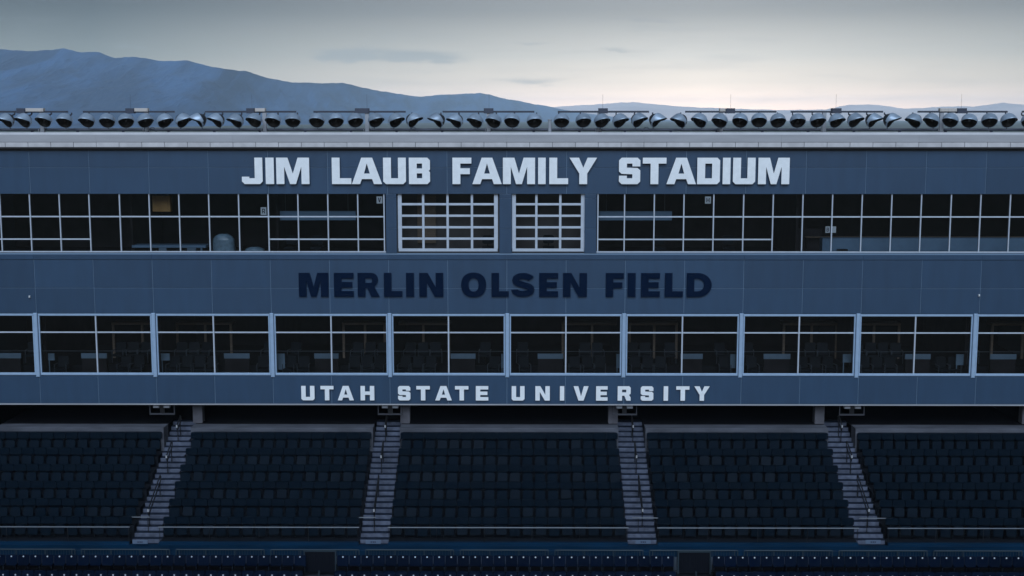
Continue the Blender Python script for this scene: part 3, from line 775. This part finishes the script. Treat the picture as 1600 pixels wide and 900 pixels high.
# roof pipe between two banks and cable loops
p = P(859, 205, .3); b = MB(); b.tube([(0, 0, 0), (0, 0, Z(188, .3) - zRoof)], .075, 10); b.tube([(0, 0, Z(188, .3) - zRoof), (0, 0, Z(186.5, .3) - zRoof)], .095, 10)
tag(b.build('vent_pipe', M['post'], None, (p.x, .3, zRoof)), 'short grey vent pipe standing on the roof between two floodlight banks', 'pipe')
for px, lb in ((1010, 'dark cable loop on the roof above STADIUM'), (646, 'dark cable loop on the roof above LAUB'), (238, 'dark cable loop on the roof left of JIM')):
    p = P(px, 205, .2); b = MB(); b.tube([(.17 * math.cos(R(a)), 0, .02 + .2 * math.sin(R(a))) for a in range(0, 181, 15)], .016, 5)
    tag(b.build('cable_loop', M['dark_box'], None, (p.x, .2, zRoof + .1)), lb, 'cable', 'cable loops on the roof')

# ------------------------------------------------------------------ the stand: terraces, stairs, walkway
SEATW, RISE, TREAD, NROW = .527, .466, .93, 6
Y1 = -.60; zTop1 = Z(676.2, Y1); SH = .86
fl = [zTop1 - SH - RISE * i for i in range(NROW)]      # floor of each row
yb = [Y1 + .10 - TREAD * i for i in range(NROW)]       # back of each tread
stand = tag(empty('seating_stand', (0, 0, 0)), 'steep dark concrete seating stand below the press box', 'grandstand')
AW = 1.18
xc0 = X(795.3, 690, Y1 - .3)
x_half = 18 * SEATW / 2 + .03
a2 = (xc0 - x_half - AW, xc0 - x_half); a3 = (xc0 + x_half, xc0 + x_half + AW)
bw = 15 * SEATW + .06
a1 = (a2[0] - bw - AW, a2[0] - bw); a4 = (a3[1] + bw, a3[1] + bw + AW)
aisles = [a1, a2, a3, a4]
SX0, SX1 = X(-90, 840, -6), X(1690, 840, -6)
blocks = [(SX0, a1[0]), (a1[1], a2[0]), (a2[1], a3[0]), (a3[1], a4[0]), (a4[1], SX1)]
yWalkF = -6.41
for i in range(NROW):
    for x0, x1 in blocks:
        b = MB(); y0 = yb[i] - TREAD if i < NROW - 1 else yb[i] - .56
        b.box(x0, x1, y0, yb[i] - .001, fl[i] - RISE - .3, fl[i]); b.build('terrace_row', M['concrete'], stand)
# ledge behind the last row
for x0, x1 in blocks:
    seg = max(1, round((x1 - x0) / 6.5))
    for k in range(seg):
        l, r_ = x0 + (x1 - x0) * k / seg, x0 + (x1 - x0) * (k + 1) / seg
        b = MB(); b.box(l + .004, r_ - .004, -.40, .279, fl[0] - .3, zTop1 - .041); b.build('terrace_back_wall', M['concrete'], stand)  # lower ledge front, near black as the shade in the seat gaps
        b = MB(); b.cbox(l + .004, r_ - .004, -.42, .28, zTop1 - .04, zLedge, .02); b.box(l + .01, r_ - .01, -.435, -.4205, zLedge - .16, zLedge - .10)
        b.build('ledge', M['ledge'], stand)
# steps: three to a row
sr, st = RISE / 3, TREAD / 3
yStepF = yb[5] - .84
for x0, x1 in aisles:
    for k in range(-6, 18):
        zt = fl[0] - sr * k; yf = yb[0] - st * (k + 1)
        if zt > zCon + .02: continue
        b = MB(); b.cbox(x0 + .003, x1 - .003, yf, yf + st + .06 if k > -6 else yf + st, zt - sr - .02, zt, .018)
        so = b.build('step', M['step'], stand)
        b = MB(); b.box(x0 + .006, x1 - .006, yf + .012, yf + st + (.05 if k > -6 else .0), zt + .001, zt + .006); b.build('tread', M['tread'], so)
    for q0, q1 in ((x0 - .14, x0 - .001), (x1 + .001, x1 + .14)):
        b = MB(); b.box(q0, q1, -.44, .278, fl[0] - .2, zLedge + .004); b.build('stair_cheek', M['ledge'], stand)
for x0, x1 in blocks:
    b = MB(); b.box(x0, x1, .281, 9, zCon - 1.3, zCon); b.build('concourse_floor', M['void'], stand)
yTopStep = yb[0] + st * 6 + .002
for x0, x1 in aisles:
    b = MB(); b.box(x0, x1, yb[0] + st * 5 + .001 if fl[0] + sr * 6 > zCon + .02 else yTopStep, 9, zCon - 1.3, zCon - .004); b.build('concourse_floor', M['void'], stand)
zWalk = fl[5] - .004
b = MB(); b.box(SX0, SX1, yWalkF, yb[5] - .561, zWalk - .35, zWalk - .10); b.build('walkway', M['walk'], stand)
for x0, x1 in blocks:
    b = MB(); b.box(x0, x1, yb[5] - .70, yb[5] - .562, zWalk - .099, zWalk + .02); b.build('walkway_kerb', M['walk'], stand)
# lower terraces
yL = [-7.07, -7.07 - .84, -7.07 - 1.68]
zL0 = Z(868.3, -7.0) - .84
flL = [zL0, Z(893, -7.86) - .84, Z(893, -7.86) - 1.35]
open_px = [(475.5, 520.5), (1063.5, 1109.5)]
opens = [(X(a, 880, -7.05), X(c, 880, -7.05)) for a, c in open_px]
lb_ = [(SX0, opens[0][0]), (opens[0][1], opens[1][0]), (opens[1][1], SX1)]
for i in range(3):
    for x0, x1 in lb_:
        b = MB(); b.box(x0, x1, yL[i] - .74 if i < 2 else yL[i] - .9, yL[i] + .099, flL[i] - .9, flL[i]); b.build('lower_terrace', M['concrete'], stand)
    for x0, x1 in opens:
        for h in range(2):
            b = MB(); b.cbox(x0 + .002, x1 - .002, yL[i] + .10 - .42 * (h + 1), yL[i] + .099 - .42 * h, flL[i] - .9, flL[i] - .255 * h, .015); b.build('lower_step', M['step'], stand)
b = MB(); b.box(SX0, SX1, -6.965, yWalkF - .001, flL[0] - .9, flL[0] - .02); b.build('lower_back_strip', M['concrete'], stand)
b = MB(); b.box(SX0, SX1, yWalkF + .002, yWalkF + .3, flL[0] - .9, zWalk - .36); b.build('walkway_front_wall', M['core'], stand)

# ------------------------------------------------------------------ stadium seats
sb = MB(); sb.slab(rpoly(-.250, .250, .585, SH, .06, 3, .03), -.025, .025)
for i, (x, y, z) in enumerate(sb.v): sb.v[i] = (x, y + .10 * (z - .5) + .22 * x * x * -1 + .01, z)
back_me = sb.mesh('backrest', M['seat'])
sp = MB(); sp.slab(rpoly(-.200, .200, 0, .36, .07, 3, .04), -.03, .03)
for i, (x, y, z) in enumerate(sp.v):
    a_ = R(14); yy, zz = y, z
    sp.v[i] = (x, -.17 + yy * math.cos(a_) - zz * math.sin(a_) * -.6, .20 + zz * math.cos(a_) + yy * math.sin(a_))
pan_me = sp.mesh('seat_pan', M['pan'])
sa = MB()
sa.box(-.255, -.225, -.30, .05, .56, .59); sa.box(-.25, -.23, -.06, .03, .02, .56)
sa.box(-.225, .225, -.10, -.06, .24, .28)
frame_me = sa.mesh('frame', M['seatframe'])
def ordside(k, n):
    return k + 1, n - k
blk_names = ['left of the first aisle', 'between first and second aisles', 'between second and third aisles', 'between third and fourth aisles', 'right of the fourth aisle']
row_names = ['top row', 'second row', 'third row', 'fourth row', 'fifth row', 'front row']
allseats = []
for r in range(NROW):
    for bi, (x0, x1) in enumerate(blocks):
        if bi == 0: xs = [x1 - .03 - SEATW * (k + .5) for k in range(17)]
        elif bi == 4: xs = [x0 + .03 + SEATW * (k + .5) for k in range(17)]
        else:
            n = [0, 15, 18, 15][bi]; xs = [(x0 + x1) / 2 + SEATW * (k - (n - 1) / 2) for k in range(n)]
        for k, x in enumerate(xs):
            pos = (x, yb[r] - .10, fl[r])
            px, py = proj((x, pos[1], pos[2] + .5))
            if -12 < px < 1612:
                frm = 'right' if bi == 0 else 'left'
                allseats.append((Vector(pos), r, 'charcoal seat, %s, %s from %s, %s' % (row_names[r], ordn(k + 1), frm, blk_names[bi])))
allseats.sort(key=lambda s: (s[0] + Vector((0, 0, .5)) - CAM).length)
for pos, r, lb in allseats[:300]:
    o = tag(empty('stadium_seat', pos), lb, 'seat', 'charcoal stand seats')
    bo = link('backrest', back_me, o); po = link('seat_pan', pan_me, o, (0, rnd.uniform(-.015, .015), rnd.uniform(-.012, .012)), (R(rnd.uniform(-5, 5)), 0, R(rnd.uniform(-1.5, 1.5))))
    link('frame', frame_me, o)
rest = MB()
for pos, r, lb in allseats[300:]:
    dz = rnd.uniform(-.012, .012)
    for src, mi in ((sb, 0), (sp, 2), (sa, 1)):
        rest.add([(x + pos.x, y + pos.y, z + pos.z + (dz if src is sp else 0)) for x, y, z in src.v], src.f, mi)
tag(rest.build('rear_stadium_seats', [M['seat'], M['seatframe'], M['pan']]), 'charcoal folding seats filling the rearmost rows of the stand', 'seats', kind='stuff')

# lower bowl seats with number plates
lb2 = MB(); lb2.slab(rpoly(-.222, .222, .40, .84, .05, 3, .02), -.02, .02)
for i, (x, y, z) in enumerate(lb2.v): lb2.v[i] = (x, y + .14 * (z - .4), z)
lback = lb2.mesh('backrest', M['blue_seat'])
lp = MB(); lp.slab(rpoly(-.19, .19, .0, .36, .05, 2), -.025, .025)
for i, (x, y, z) in enumerate(lp.v): lp.v[i] = (x, -.16 + y - z * .12, .14 + z)
lpan = lp.mesh('seat_pan', M['black_pan'])
la = MB(); la.box(-.236, -.224, -.22, .02, .02, .52); lframe = la.mesh('frame', M['seatframe'])
lq = MB(); n_ = 10
lq.add([(.031 * math.cos(2 * math.pi * k / n_), 0, .031 * math.sin(2 * math.pi * k / n_)) for k in range(n_)] + [(.031 * math.cos(2 * math.pi * k / n_), .012, .031 * math.sin(2 * math.pi * k / n_)) for k in range(n_)],
       [tuple(range(n_ - 1, -1, -1))[::-1], tuple(range(n_, 2 * n_))[::-1]] + [(k, k + n_, (k + 1) % n_ + n_, (k + 1) % n_) for k in range(n_)])
lplate = lq.mesh('number_plate', M['plate'])
LP = 18.8 / 1.0
for r in range(2):
    py = 870.5 if r == 0 else 898
    yq = yL[r] + .02
    runs = [('left of the left gate', [468.7 - 18.8 * k for k in range(27)], 'right'), ('between the gates', [535.6 + 18.83 * k for k in range(28)], 'left'), ('right of the right gate', [1123 + 18.75 * k for k in range(27)], 'left')]
    for nm, pxs, frm in runs:
        for k, px in enumerate(pxs):
            x = X(px, 870.5, yL[0] + .02)
            qx, qy = proj((x, yq, flL[r] + .7))
            if not -12 < qx < 1612: continue
            o = tag(empty('lower_seat', (x, yq, flL[r])), 'navy numbered seat, %s row, %s from %s, %s' % (['upper', 'bottom'][r], ordn(k + 1), frm, nm), 'seat', 'navy lower seats')
            link('backrest', lback, o); link('seat_pan', lpan, o, (0, rnd.uniform(-.01, .01), 0)); link('frame', lframe, o)
            link('number_plate', lplate, o, (rnd.uniform(-.004, .004), .008 if r == 0 else -.008, .79 if r == 0 else .685))

# ------------------------------------------------------------------ rails
an = ['first', 'second', 'third', 'fourth']
for ai, (x0, x1) in enumerate(aisles):
    xm = (x0 + x1) / 2 + (-.06 if ai < 2 else .06) * 1.2
    def step_z(y):       # tread height at depth y
        return fl[0] - sr * math.floor((yb[0] - y) / st)
    def foot(py):        # depth at which the stair line is seen at a photo height
        y = .6
        while y > -6 and proj((xm, y, fl[0] - RISE / TREAD * (yb[0] - y)))[1] < py: y -= .01
        return y
    for hi, (pa, pc_, nm) in enumerate(((681, 694, 'top'), (722, 742, 'middle'), (776, 827, 'bottom'))):
        ya, yc = foot(pa), foot(pc_)
        za, zc_ = fl[0] - RISE / TREAD * (yb[0] - ya) + .92, fl[0] - RISE / TREAD * (yb[0] - yc) + .92
        base = (xm, yc, step_z(yc))
        root = tag(empty('handrail', base), '%s looped dark handrail in the %s aisle from the left' % (nm, an[ai]), 'handrail', 'aisle handrails')
        b = MB(); ly = lambda y: y - base[1]; lz = lambda z: z - base[2]
        b.tube([(0, ly(ya), lz(za - .30)), (0, ly(ya + .10), lz(za - .22)), (0, ly(ya + .12), lz(za - .08)), (0, ly(ya + .04), lz(za)), (0, ly(yc), lz(zc_)), (0, ly(yc - .1), lz(zc_ - .05)), (0, ly(yc - .12), lz(zc_ - .18)), (0, ly(yc - .04), lz(zc_ - .30)), (0, ly(ya), lz(za - .30))], .027, 7)
        b.build('rail', M['rail_dark'], root)
        for y in (ya - .04, yc + .03):
            b = MB(); zf = step_z(y); zt = za + (zc_ - za) * (y - ya) / (yc - ya) - .31
            b.tube([(0, ly(y), lz(zf)), (0, ly(y), lz(zt))], .022, 6); b.box(-.06, .06, ly(y) - .05, ly(y) + .05, lz(zf), lz(zf) + .012); b.build('post', M['rail_dark'], root)
        b = MB(); b.box(-.03, .03, ly(yc - .14), ly(yc - .105), lz(zc_ - .14), lz(zc_ - .03)); b.build('end_cap', M['cap'], root)
    # landing guard at the foot of the aisle
    yg = -5.05; zg = Z(809, yg)
    xa, xb_ = (x0 - .42, x0 + .62) if ai < 2 else (x1 - .95, x1 + .12)
    if ai == 3: xa, xb_ = x1 - .95, x1 + .42
    zf = step_z(yg + .05) - sr
    root = tag(empty('guard_rail', ((xa + xb_) / 2, yg, zf)), 'short pale guard bar across the foot of the %s aisle' % an[ai], 'guard rail', 'short guard bars')
    hw = (xb_ - xa) / 2
    b = MB(); b.tube([(-hw, 0, zg - zf), (hw, 0, zg - zf)], .02, 6); b.build('rail', M['rail'], root)
    for s in (-.55, .85):
        b = MB(); b.tube([(hw * s, 0, 0), (hw * s, 0, zg - zf - .018)], .018, 6); b.build('post', M['rail_dark'], root)
    # aisle number plate
    pz = P([220, 583.5, 1004.5, 1363][ai], 845.5, yStepF + .0)
    b = MB(); b.cbox(-.30, .30, -.012, .012, -.075, .075, .006)
    ob = tag(b.build('aisle_plate', M['aisle_plate'], None, (pz.x, yb[0] - st * 18 - .014, pz.z)), 'pale number plate on the lowest step of the %s aisle from the left' % an[ai], 'plate', 'aisle number plates')
    b = MB(); b.box(-.10, -.045, -.016, -.0125, -.035, .035); b.box(-.02, .035, -.016, -.0125, -.035, .035); b.box(.055, .105, -.016, -.0125, -.035, .035); b.build('printed_number', M['ink'], ob)
# long front rail before the front row
for bi, (x0, x1) in enumerate(blocks):
    yr = yb[5] - .62; zr = Z(824.6, yr, 800)
    root = tag(empty('front_rail', ((x0 + x1) / 2, yr, zWalk - .1)), 'thin pale front rail before the seats %s' % blk_names[bi], 'rail', 'front rails')
    hw = (x1 - x0) / 2 + .02
    b = MB(); b.tube([(-hw, 0, zr - zWalk + .1), (hw, 0, zr - zWalk + .1)], .024, 7); b.build('rail', M['rail'], root)
    n = max(3, int(2 * hw / 1.9))
    for k in range(n + 1):
        xx = -hw + .05 + (2 * hw - .1) * k / n
        b = MB(); b.tube([(xx, 0, .0), (xx, 0, zr - zWalk + .08)], .014, 6); b.build('post', M['rail_dark'], root)
# fence behind the lower seats, in sections
yfn = -6.57; zft = Z(859.6, yfn)
fsx = [X(566 + 148 * k, 862, yfn) for k in range(-4, 8)]
zfb = flL[0] - .02
ofn = [(X(a, 862, yfn), X(c, 862, yfn)) for a, c in open_px]
for k, (a, c) in enumerate(zip(fsx, fsx[1:])):
    a += .13; c -= .13
    root = tag(empty('fence_section', ((a + c) / 2, yfn, zfb)), '%s barred fence section from the left behind the navy seats' % ordn(k + 1), 'fence', 'fence sections')
    hw = (c - a) / 2; H_ = zft - zfb
    b = MB(); b.tube([(-hw, 0, H_), (hw, 0, H_)], .028, 6); b.build('top_rail', M['fence'], root)
    b = MB(); b.box(-hw, hw, -.012, .012, .10, .14); b.build('bottom_rail', M['fence'], root)
    for q in (-1, -.93, -.335, .335, .93, 1):
        b = MB(); b.box(hw * q - .02, hw * q + .02, -.02, .02, 0, H_ - .02); b.build('post', M['fence'], root)
    b = MB(); nb = 32
    for q in range(1, nb):
        xx = -hw + 2 * hw * q / nb; b.box(xx - .006, xx + .006, -.006, .006, .14, H_ - .025)
    ob = b.build('balusters', M['fence'], root); ob['kind'] = 'stuff'
for gi, (a, c) in enumerate(opens):
    yg = -6.75
    root = tag(empty('barred_gate', ((a + c) / 2, yg, flL[0])), 'dark barred gate in the %s gap between navy seats' % ['left', 'right'][gi], 'gate', 'barred gates')
    hw = (c - a) / 2 * 1.14; H_ = Z(860.8, yg) - flL[0]
    b = MB(); b.box(-hw, hw, .02, .05, .04, H_ - .06); b.build('gate_panel', M['gate'], root)
    b = MB(); b.box(-hw, -hw + .05, -.02, .019, .02, H_); b.box(hw - .05, hw, -.02, .019, .02, H_); b.box(-hw + .051, hw - .051, -.02, .019, H_ - .05, H_); b.build('gate_frame', M['fence'], root)
    b = MB()
    for q in range(1, 14): xx = -hw + 2 * hw * q / 14; b.box(xx - .007, xx + .007, 0, .014, .03, H_ - .051)
    ob = b.build('bars', M['gate'], root); ob['kind'] = 'stuff'
    b = MB(); b.tube([(0.02, -.35, -.2), (0.02, -.35, .25), (0.02, -.8, .0), (.02, -.8, -.5)], .022, 6); b.build('hand_rail', M['fence'], root)

# ------------------------------------------------------------------ twin screens hung under the suites
for ai, px in enumerate((253.5, 610, 975.5, 1331)):
    y = .22; c0 = P(px, 640, y); zb0 = zBot - .001
    root = tag(empty('hanging_screen_frame', (c0.x, y, zb0)), 'ceiling frame with two pale lamps over the %s aisle from the left' % an[ai], 'ceiling frame', 'ceiling frames over the aisles')
    zl = Z(648.5, y) - zb0; k = 1 / 36.0
    b = MB(); b.box(-20 * k, 20 * k, -.03, .03, zl, zl + .07); b.box(-20 * k, -18.6 * k, -.03, .03, zl + .071, -.002); b.box(18.6 * k, 20 * k, -.03, .03, zl + .071, -.002); b.build('frame', M['frame_dim'], root)
    b = MB(); b.box(-.10, .10, -.02, .04, zl + .071, -.02); b.build('centre_plate', M['rail_dark'], root)
    for s in (-1, 1):
        b = MB(); b.cbox(s * 8.3 * k - .13, s * 8.3 * k + .13, -.16, .10, -.17, -.06, .02); b.box(s * 8.3 * k - .03, s * 8.3 * k + .03, -.05, .0, -.06, -.003); b.build('lamp', M['lamp_face'], root)

# ------------------------------------------------------------------ inside the suites
ss = MB(); ss.slab(rpoly(-.235, .235, .40, .93, .06, 3), -.04, .04)
for i, (x, y, z) in enumerate(ss.v): ss.v[i] = (x, y + .16 * (z - .4), z)
sback = ss.mesh('backrest', M['suite_seat'])
s2 = MB(); s2.slab(rpoly(-.225, .225, .36, .46, .03, 2), -.50, -.03); span = s2.mesh('seat_cushion', M['suite_seat'])
s3 = MB(); s3.box(-.272, -.242, -.42, .0, .60, .64); s3.box(-.270, -.244, -.42, -.37, .06, .60); sarm = s3.mesh('armrest', M['suite_arm'])
s4 = MB(); s4.box(-.03, .03, -.30, -.1, .0, .36); sped = s4.mesh('pedestal', M['seatframe'])
panels = [(-30, 33), (127, 167), (350, 390), (491, 529), (704, 743), (840, 880), (1063, 1098), (1193, 1235), (1414, 1454), (1547, 1588)]
bay = ['leftmost', 'second', 'third', 'fourth', 'fifth', 'sixth', 'seventh', 'eighth', 'ninth', 'tenth']
for i, (a, c) in enumerate(zip(posts, posts[1:])):
    pa, pc = panels[i]
    for row, (y, zf, pyq) in enumerate(((.95, zLF, 565), (2.15, zLF + .42, 535))):
        xL_, xR_ = X(a + 9, pyq, 0), X(c - 9, pyq, 0)
        gap = (X(pa - 6, 560, y), X(pc + 6, 560, y))
        x = xL_ + .33 + rnd.uniform(0, .22); k = 0; skip = rnd.choice((0, 0, 3, 5)) if row else 0
        while x < xR_ - .25:
            if not (gap[0] - .25 < x < gap[1] + .25):
                qx, qy = proj((x, y, zf + .8)); k += 1
                if -15 < qx < 1615 and k != skip:
                    o = tag(empty('suite_seat', (x, y, zf)), 'dim suite seat, %s row, %s from the left inside the %s suite window' % (['front', 'back'][row], ordn(k), bay[i]), 'seat', 'seats inside the suites')
                    o.rotation_euler = (0, 0, R(rnd.uniform(-11, 11)))
                    link('backrest', sback, o); link('seat_cushion', span, o); link('armrest', sarm, o); link('armrest', sarm, o, (.514, 0, 0)); link('pedestal', sped, o)
            x += .565
    # pale drinks ledge between the seats
    y = 1.25; xa, xb_ = X(pa, 556, y), X(pc, 556, y)
    if proj((xb_, y, zLF + 1))[0] > 0 and proj((xa, y, zLF + 1))[0] < 1600:
        zt = Z(552.5, y); zbm = Z(560.5, y)
        root = tag(empty('drinks_ledge', ((xa + xb_) / 2, y, zLF)), 'pale drinks ledge between the seats in the %s suite window from the left' % bay[i], 'ledge', 'pale ledges in the suites')
        hw = (xb_ - xa) / 2
        b = MB(); b.cbox(-hw, hw, -.03, .03, zbm - zLF, zt - zLF, .006); b.build('ledge_front', M['white_panel'], root)
        b = MB(); b.box(-hw * .95, hw * .95, -.02, .25, .02, zbm - zLF - .002); b.build('cabinet', M['in_wall'], root)
for px0, px1, py0, py1, nm in ((75, 85, 553, 564, 'second'), (251.5, 265, 553, 564, 'third'), (431.5, 445, 553, 578, 'fourth'), (783, 786.5, 553, 575, 'fifth'), (963, 971, 553, 575, 'sixth'),
                             (1141, 1149.5, 553, 575, 'seventh'), (1317, 1331, 553, 566, 'eighth'), (1494, 1506, 553, 570, 'ninth')):
    y = .62; b = MB(); xa, xb_ = X(px0, 560, y), X(px1, 560, y)
    b.cbox(0, xb_ - xa, 0, .05, Z(py1, y) - zLF, Z(py0, y) - zLF, .008); b.box(.02, .06, .01, .05, 0, Z(py1, y) - zLF - .001)
    tag(b.build('privacy_panel', M['white_panel'], None, (xa, y, zLF)), 'small pale divider panel beside the post of the %s suite window from the left' % nm, 'panel', 'divider panels in the suites')
for q, (px0, px1) in enumerate(((178, 268), (277, 365), (536, 604), (616, 704), (877, 968), (981, 1058), (1221, 1307), (1318, 1404), (1545, 1640))):
    y = 3.6; xa, xb_ = X(px0, 510, y), X(px1, 510, y); zf = zLF + .421; zt = Z(502.5, y)
    root = tag(empty('bar_table', ((xa + xb_) / 2, y, zf)), '%s tall brown table frame from the left behind the suite seats' % ordn(q + 1), 'table', 'tall tables in the suites')
    hw = (xb_ - xa) / 2
    b = MB(); b.cbox(-hw, hw, -.35, .35, zt - zf - .11, zt - zf, .01); b.build('table_top', M['wood'], root)
    for s in (-1, .05, 1):
        b = MB(); b.box(s * (hw - .06) - .05, s * (hw - .06) + .05, -.34, -.24, 0, zt - zf - .111); b.build('leg', M['wood'], root)

# ------------------------------------------------------------------ inside the press level
def thing_box(name, px0, px1, py0, py1, y, dep, m, label, cat, feet=True, legs=True):
    xa, xb_, z0, z1 = X(px0, (py0 + py1) / 2, y), X(px1, (py0 + py1) / 2, y), Z(py1, y), Z(py0, y)
    b = MB(); b.cbox(0, xb_ - xa, 0, dep, z0 - zUF, z1 - zUF, .01)
    o = tag(b.build(name, m, None, (xa, y, zUF)), label, cat)
    if legs and z0 - zUF > .05:
        b = MB(); b.box(.05, .12, .05, dep - .05, 0.001, z0 - zUF - .001); b.box(xb_ - xa - .12, xb_ - xa - .05, .05, dep - .05, 0.001, z0 - zUF - .001); b.build('leg', M['in_wall'], o)
    return o
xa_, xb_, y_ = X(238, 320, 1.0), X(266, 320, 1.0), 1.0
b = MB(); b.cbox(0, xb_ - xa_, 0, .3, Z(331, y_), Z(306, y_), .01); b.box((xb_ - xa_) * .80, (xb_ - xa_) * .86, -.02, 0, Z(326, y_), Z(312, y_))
o = tag(b.build('lamplit_panel', M['amber'], None, (xa_, y_, 0)), 'amber panel high inside the left windows, lamp glow in its colour', 'cabinet')  # panel brought near the glass; its lamp glow is in the amber
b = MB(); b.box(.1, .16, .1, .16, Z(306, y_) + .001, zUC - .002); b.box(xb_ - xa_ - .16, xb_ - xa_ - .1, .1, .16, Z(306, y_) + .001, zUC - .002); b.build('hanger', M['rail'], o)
thing_box('press_desk', 206, 322, 383.5, 387.5, 1.1, .7, M['desk'], 'long narrow desk inside the left windows', 'desk')
for q, (a, c) in enumerate(((248, 260), (292, 306), (313, 316))):
    thing_box('desk_item', a, c, 388, 394, .9, .12, M['white_panel'], '%s small pale item below the long desk in the left windows' % ordn(q + 1), 'box', legs=False)['group'] = 'items below the desk'
thing_box('press_counter', 1285, 1690, 372, 392, .75, .5, M['desk'], 'long pale blue counter inside the right windows', 'counter', legs=False)
thing_box('counter_shelf', 1260, 1690, 370, 371.2, 2.6, .35, M['wood'], 'thin brown shelf behind the pale blue counter', 'shelf')
thing_box('equipment_case', 1309, 1325, 389, 393, .5, .2, M['screen'], 'flat black case before the pale blue counter', 'case', legs=False)
thing_box('door_frame', 1242, 1284, 357, 392, 3.0, .1, M['in_wall'], 'dim cabinet left of the pale blue counter', 'cabinet', legs=False)
for a, c, nm in ((434, 556, 'left'), (936, 1050, 'right')):
    y = 1.6; xa, xb_ = X(a, 340, y), X(c, 340, y); zt, z0 = Z(330, y), Z(344.5, y)
    b = MB(); b.cbox(0, xb_ - xa, 0, .12, z0, zt, .02); n3 = MB()
    o = tag(b.build('strip_light_board', M['desk'], None, (xa, y, 0)), 'long pale board for a hanging strip light inside the %s upper windows' % nm, 'board', 'strip light boards')  # unlit pale board in place of a hanging strip light
    for s in (.1, .9): n3.tube([((xb_ - xa) * s, .06, zt + .001), ((xb_ - xa) * s, .06, zUC - .002)], .012, 5)
    n3.build('hanger', M['rail'], o)
# plastic-covered chair bulging at the sill
p = P(350, 394, .75); b = MB(); vs = []; fs = []; nu, nv2 = 20, 12
for i in range(nv2 + 1):
    v = i / nv2; hz_ = 1.25 * v; wv = .48 * (1 if v < .5 else max(.12, 1 - ((v - .5) / .5) ** 5) ** .45)
    for k in range(nu):
        a_ = 2 * math.pi * k / nu; cq, sq = math.cos(a_), math.sin(a_)
        wob = 1 + .06 * mnoise.noise((cq * 2, sq * 2, v * 5))
        vs.append((wv * wob * math.copysign(abs(cq) ** .6, cq), .28 * wob * math.copysign(abs(sq) ** .8, sq) * (1 if v < .9 else .7), hz_))
for i in range(nv2):
    for k in range(nu):
        a_, c_ = i * nu + k, i * nu + (k + 1) % nu; fs.append((a_, c_, c_ + nu, a_ + nu))
fs.append(tuple(nv2 * nu + k for k in range(nu)))
b.add(vs, fs); cz = Z(365.5, .75)
tag(b.build('covered_chair', M['cover'], None, (p.x, .75, cz - 1.25), smooth=True), 'bulky chair under a shiny pale plastic cover in the left windows', 'covered chair')
p = P(398, 394, .7); b = MB(); b.v = [(x * .9, y, z * .45) for x, y, z in vs]; b.f = fs; b.m = [0] * len(fs)
tag(b.build('plastic_heap', M['cover'], None, (p.x, .7, Z(386, .7) - 1.25 * .45), smooth=True), 'low heap of pale plastic sheeting right of the covered chair', 'plastic sheet')
# walls added for the warm grey reflection in the door panes; dim furniture
for a_, c_ in ((612, 785), (794, 917)):
    xa_, xb_ = X(a_, 350, 0), X(c_, 350, 0); b = MB(); b.box(xa_, xb_, 2.3, 2.4, zUF + .002, zUC - .002); b.build('pane_reflection_wall', M['pane_reflection'], pb)
thing_box('room_divider', 652, 681, 305, 380, 2.1, .1, M['wood'], 'brown upright panel behind the wide glazed door', 'panel', legs=False)
for q, (a, c, y) in enumerate(((440, 470, .8), (478, 512, .8), (1010, 1050, .8), (1118, 1158, .9), (752, 772, 1.0), (846, 868, 1.2))):
    c0 = P((a + c) / 2, 394, y); zt = Z(376 + (q % 3) * 2, y) - zUF
    root = tag(empty('press_chair', (c0.x, y, zUF)), 'dim office chair inside the upper windows, %s from the left' % ordn([1, 2, 5, 6, 3, 4][q]), 'chair', 'office chairs in the press level')
    b = MB(); b.slab(rpoly(-.24, .24, .62, max(zt, 1.0), .09, 3), .2, .27); b.build('backrest', M['suite_seat'], root)
    b = MB(); b.slab(rpoly(-.25, .25, .44, .53, .03, 2), -.26, .19); b.build('seat', M['suite_seat'], root)
    b = MB(); b.tube([(0, 0, .08), (0, 0, .44)], .03, 8)
    for k in range(5): b.tube([(0, 0, .09), (.28 * math.cos(k * 1.257), .28 * math.sin(k * 1.257), .03)], .02, 5)
    b.tube([(0, .2, .48), (0, .29, .7)], .02, 6); b.build('base', M['seatframe'], root)
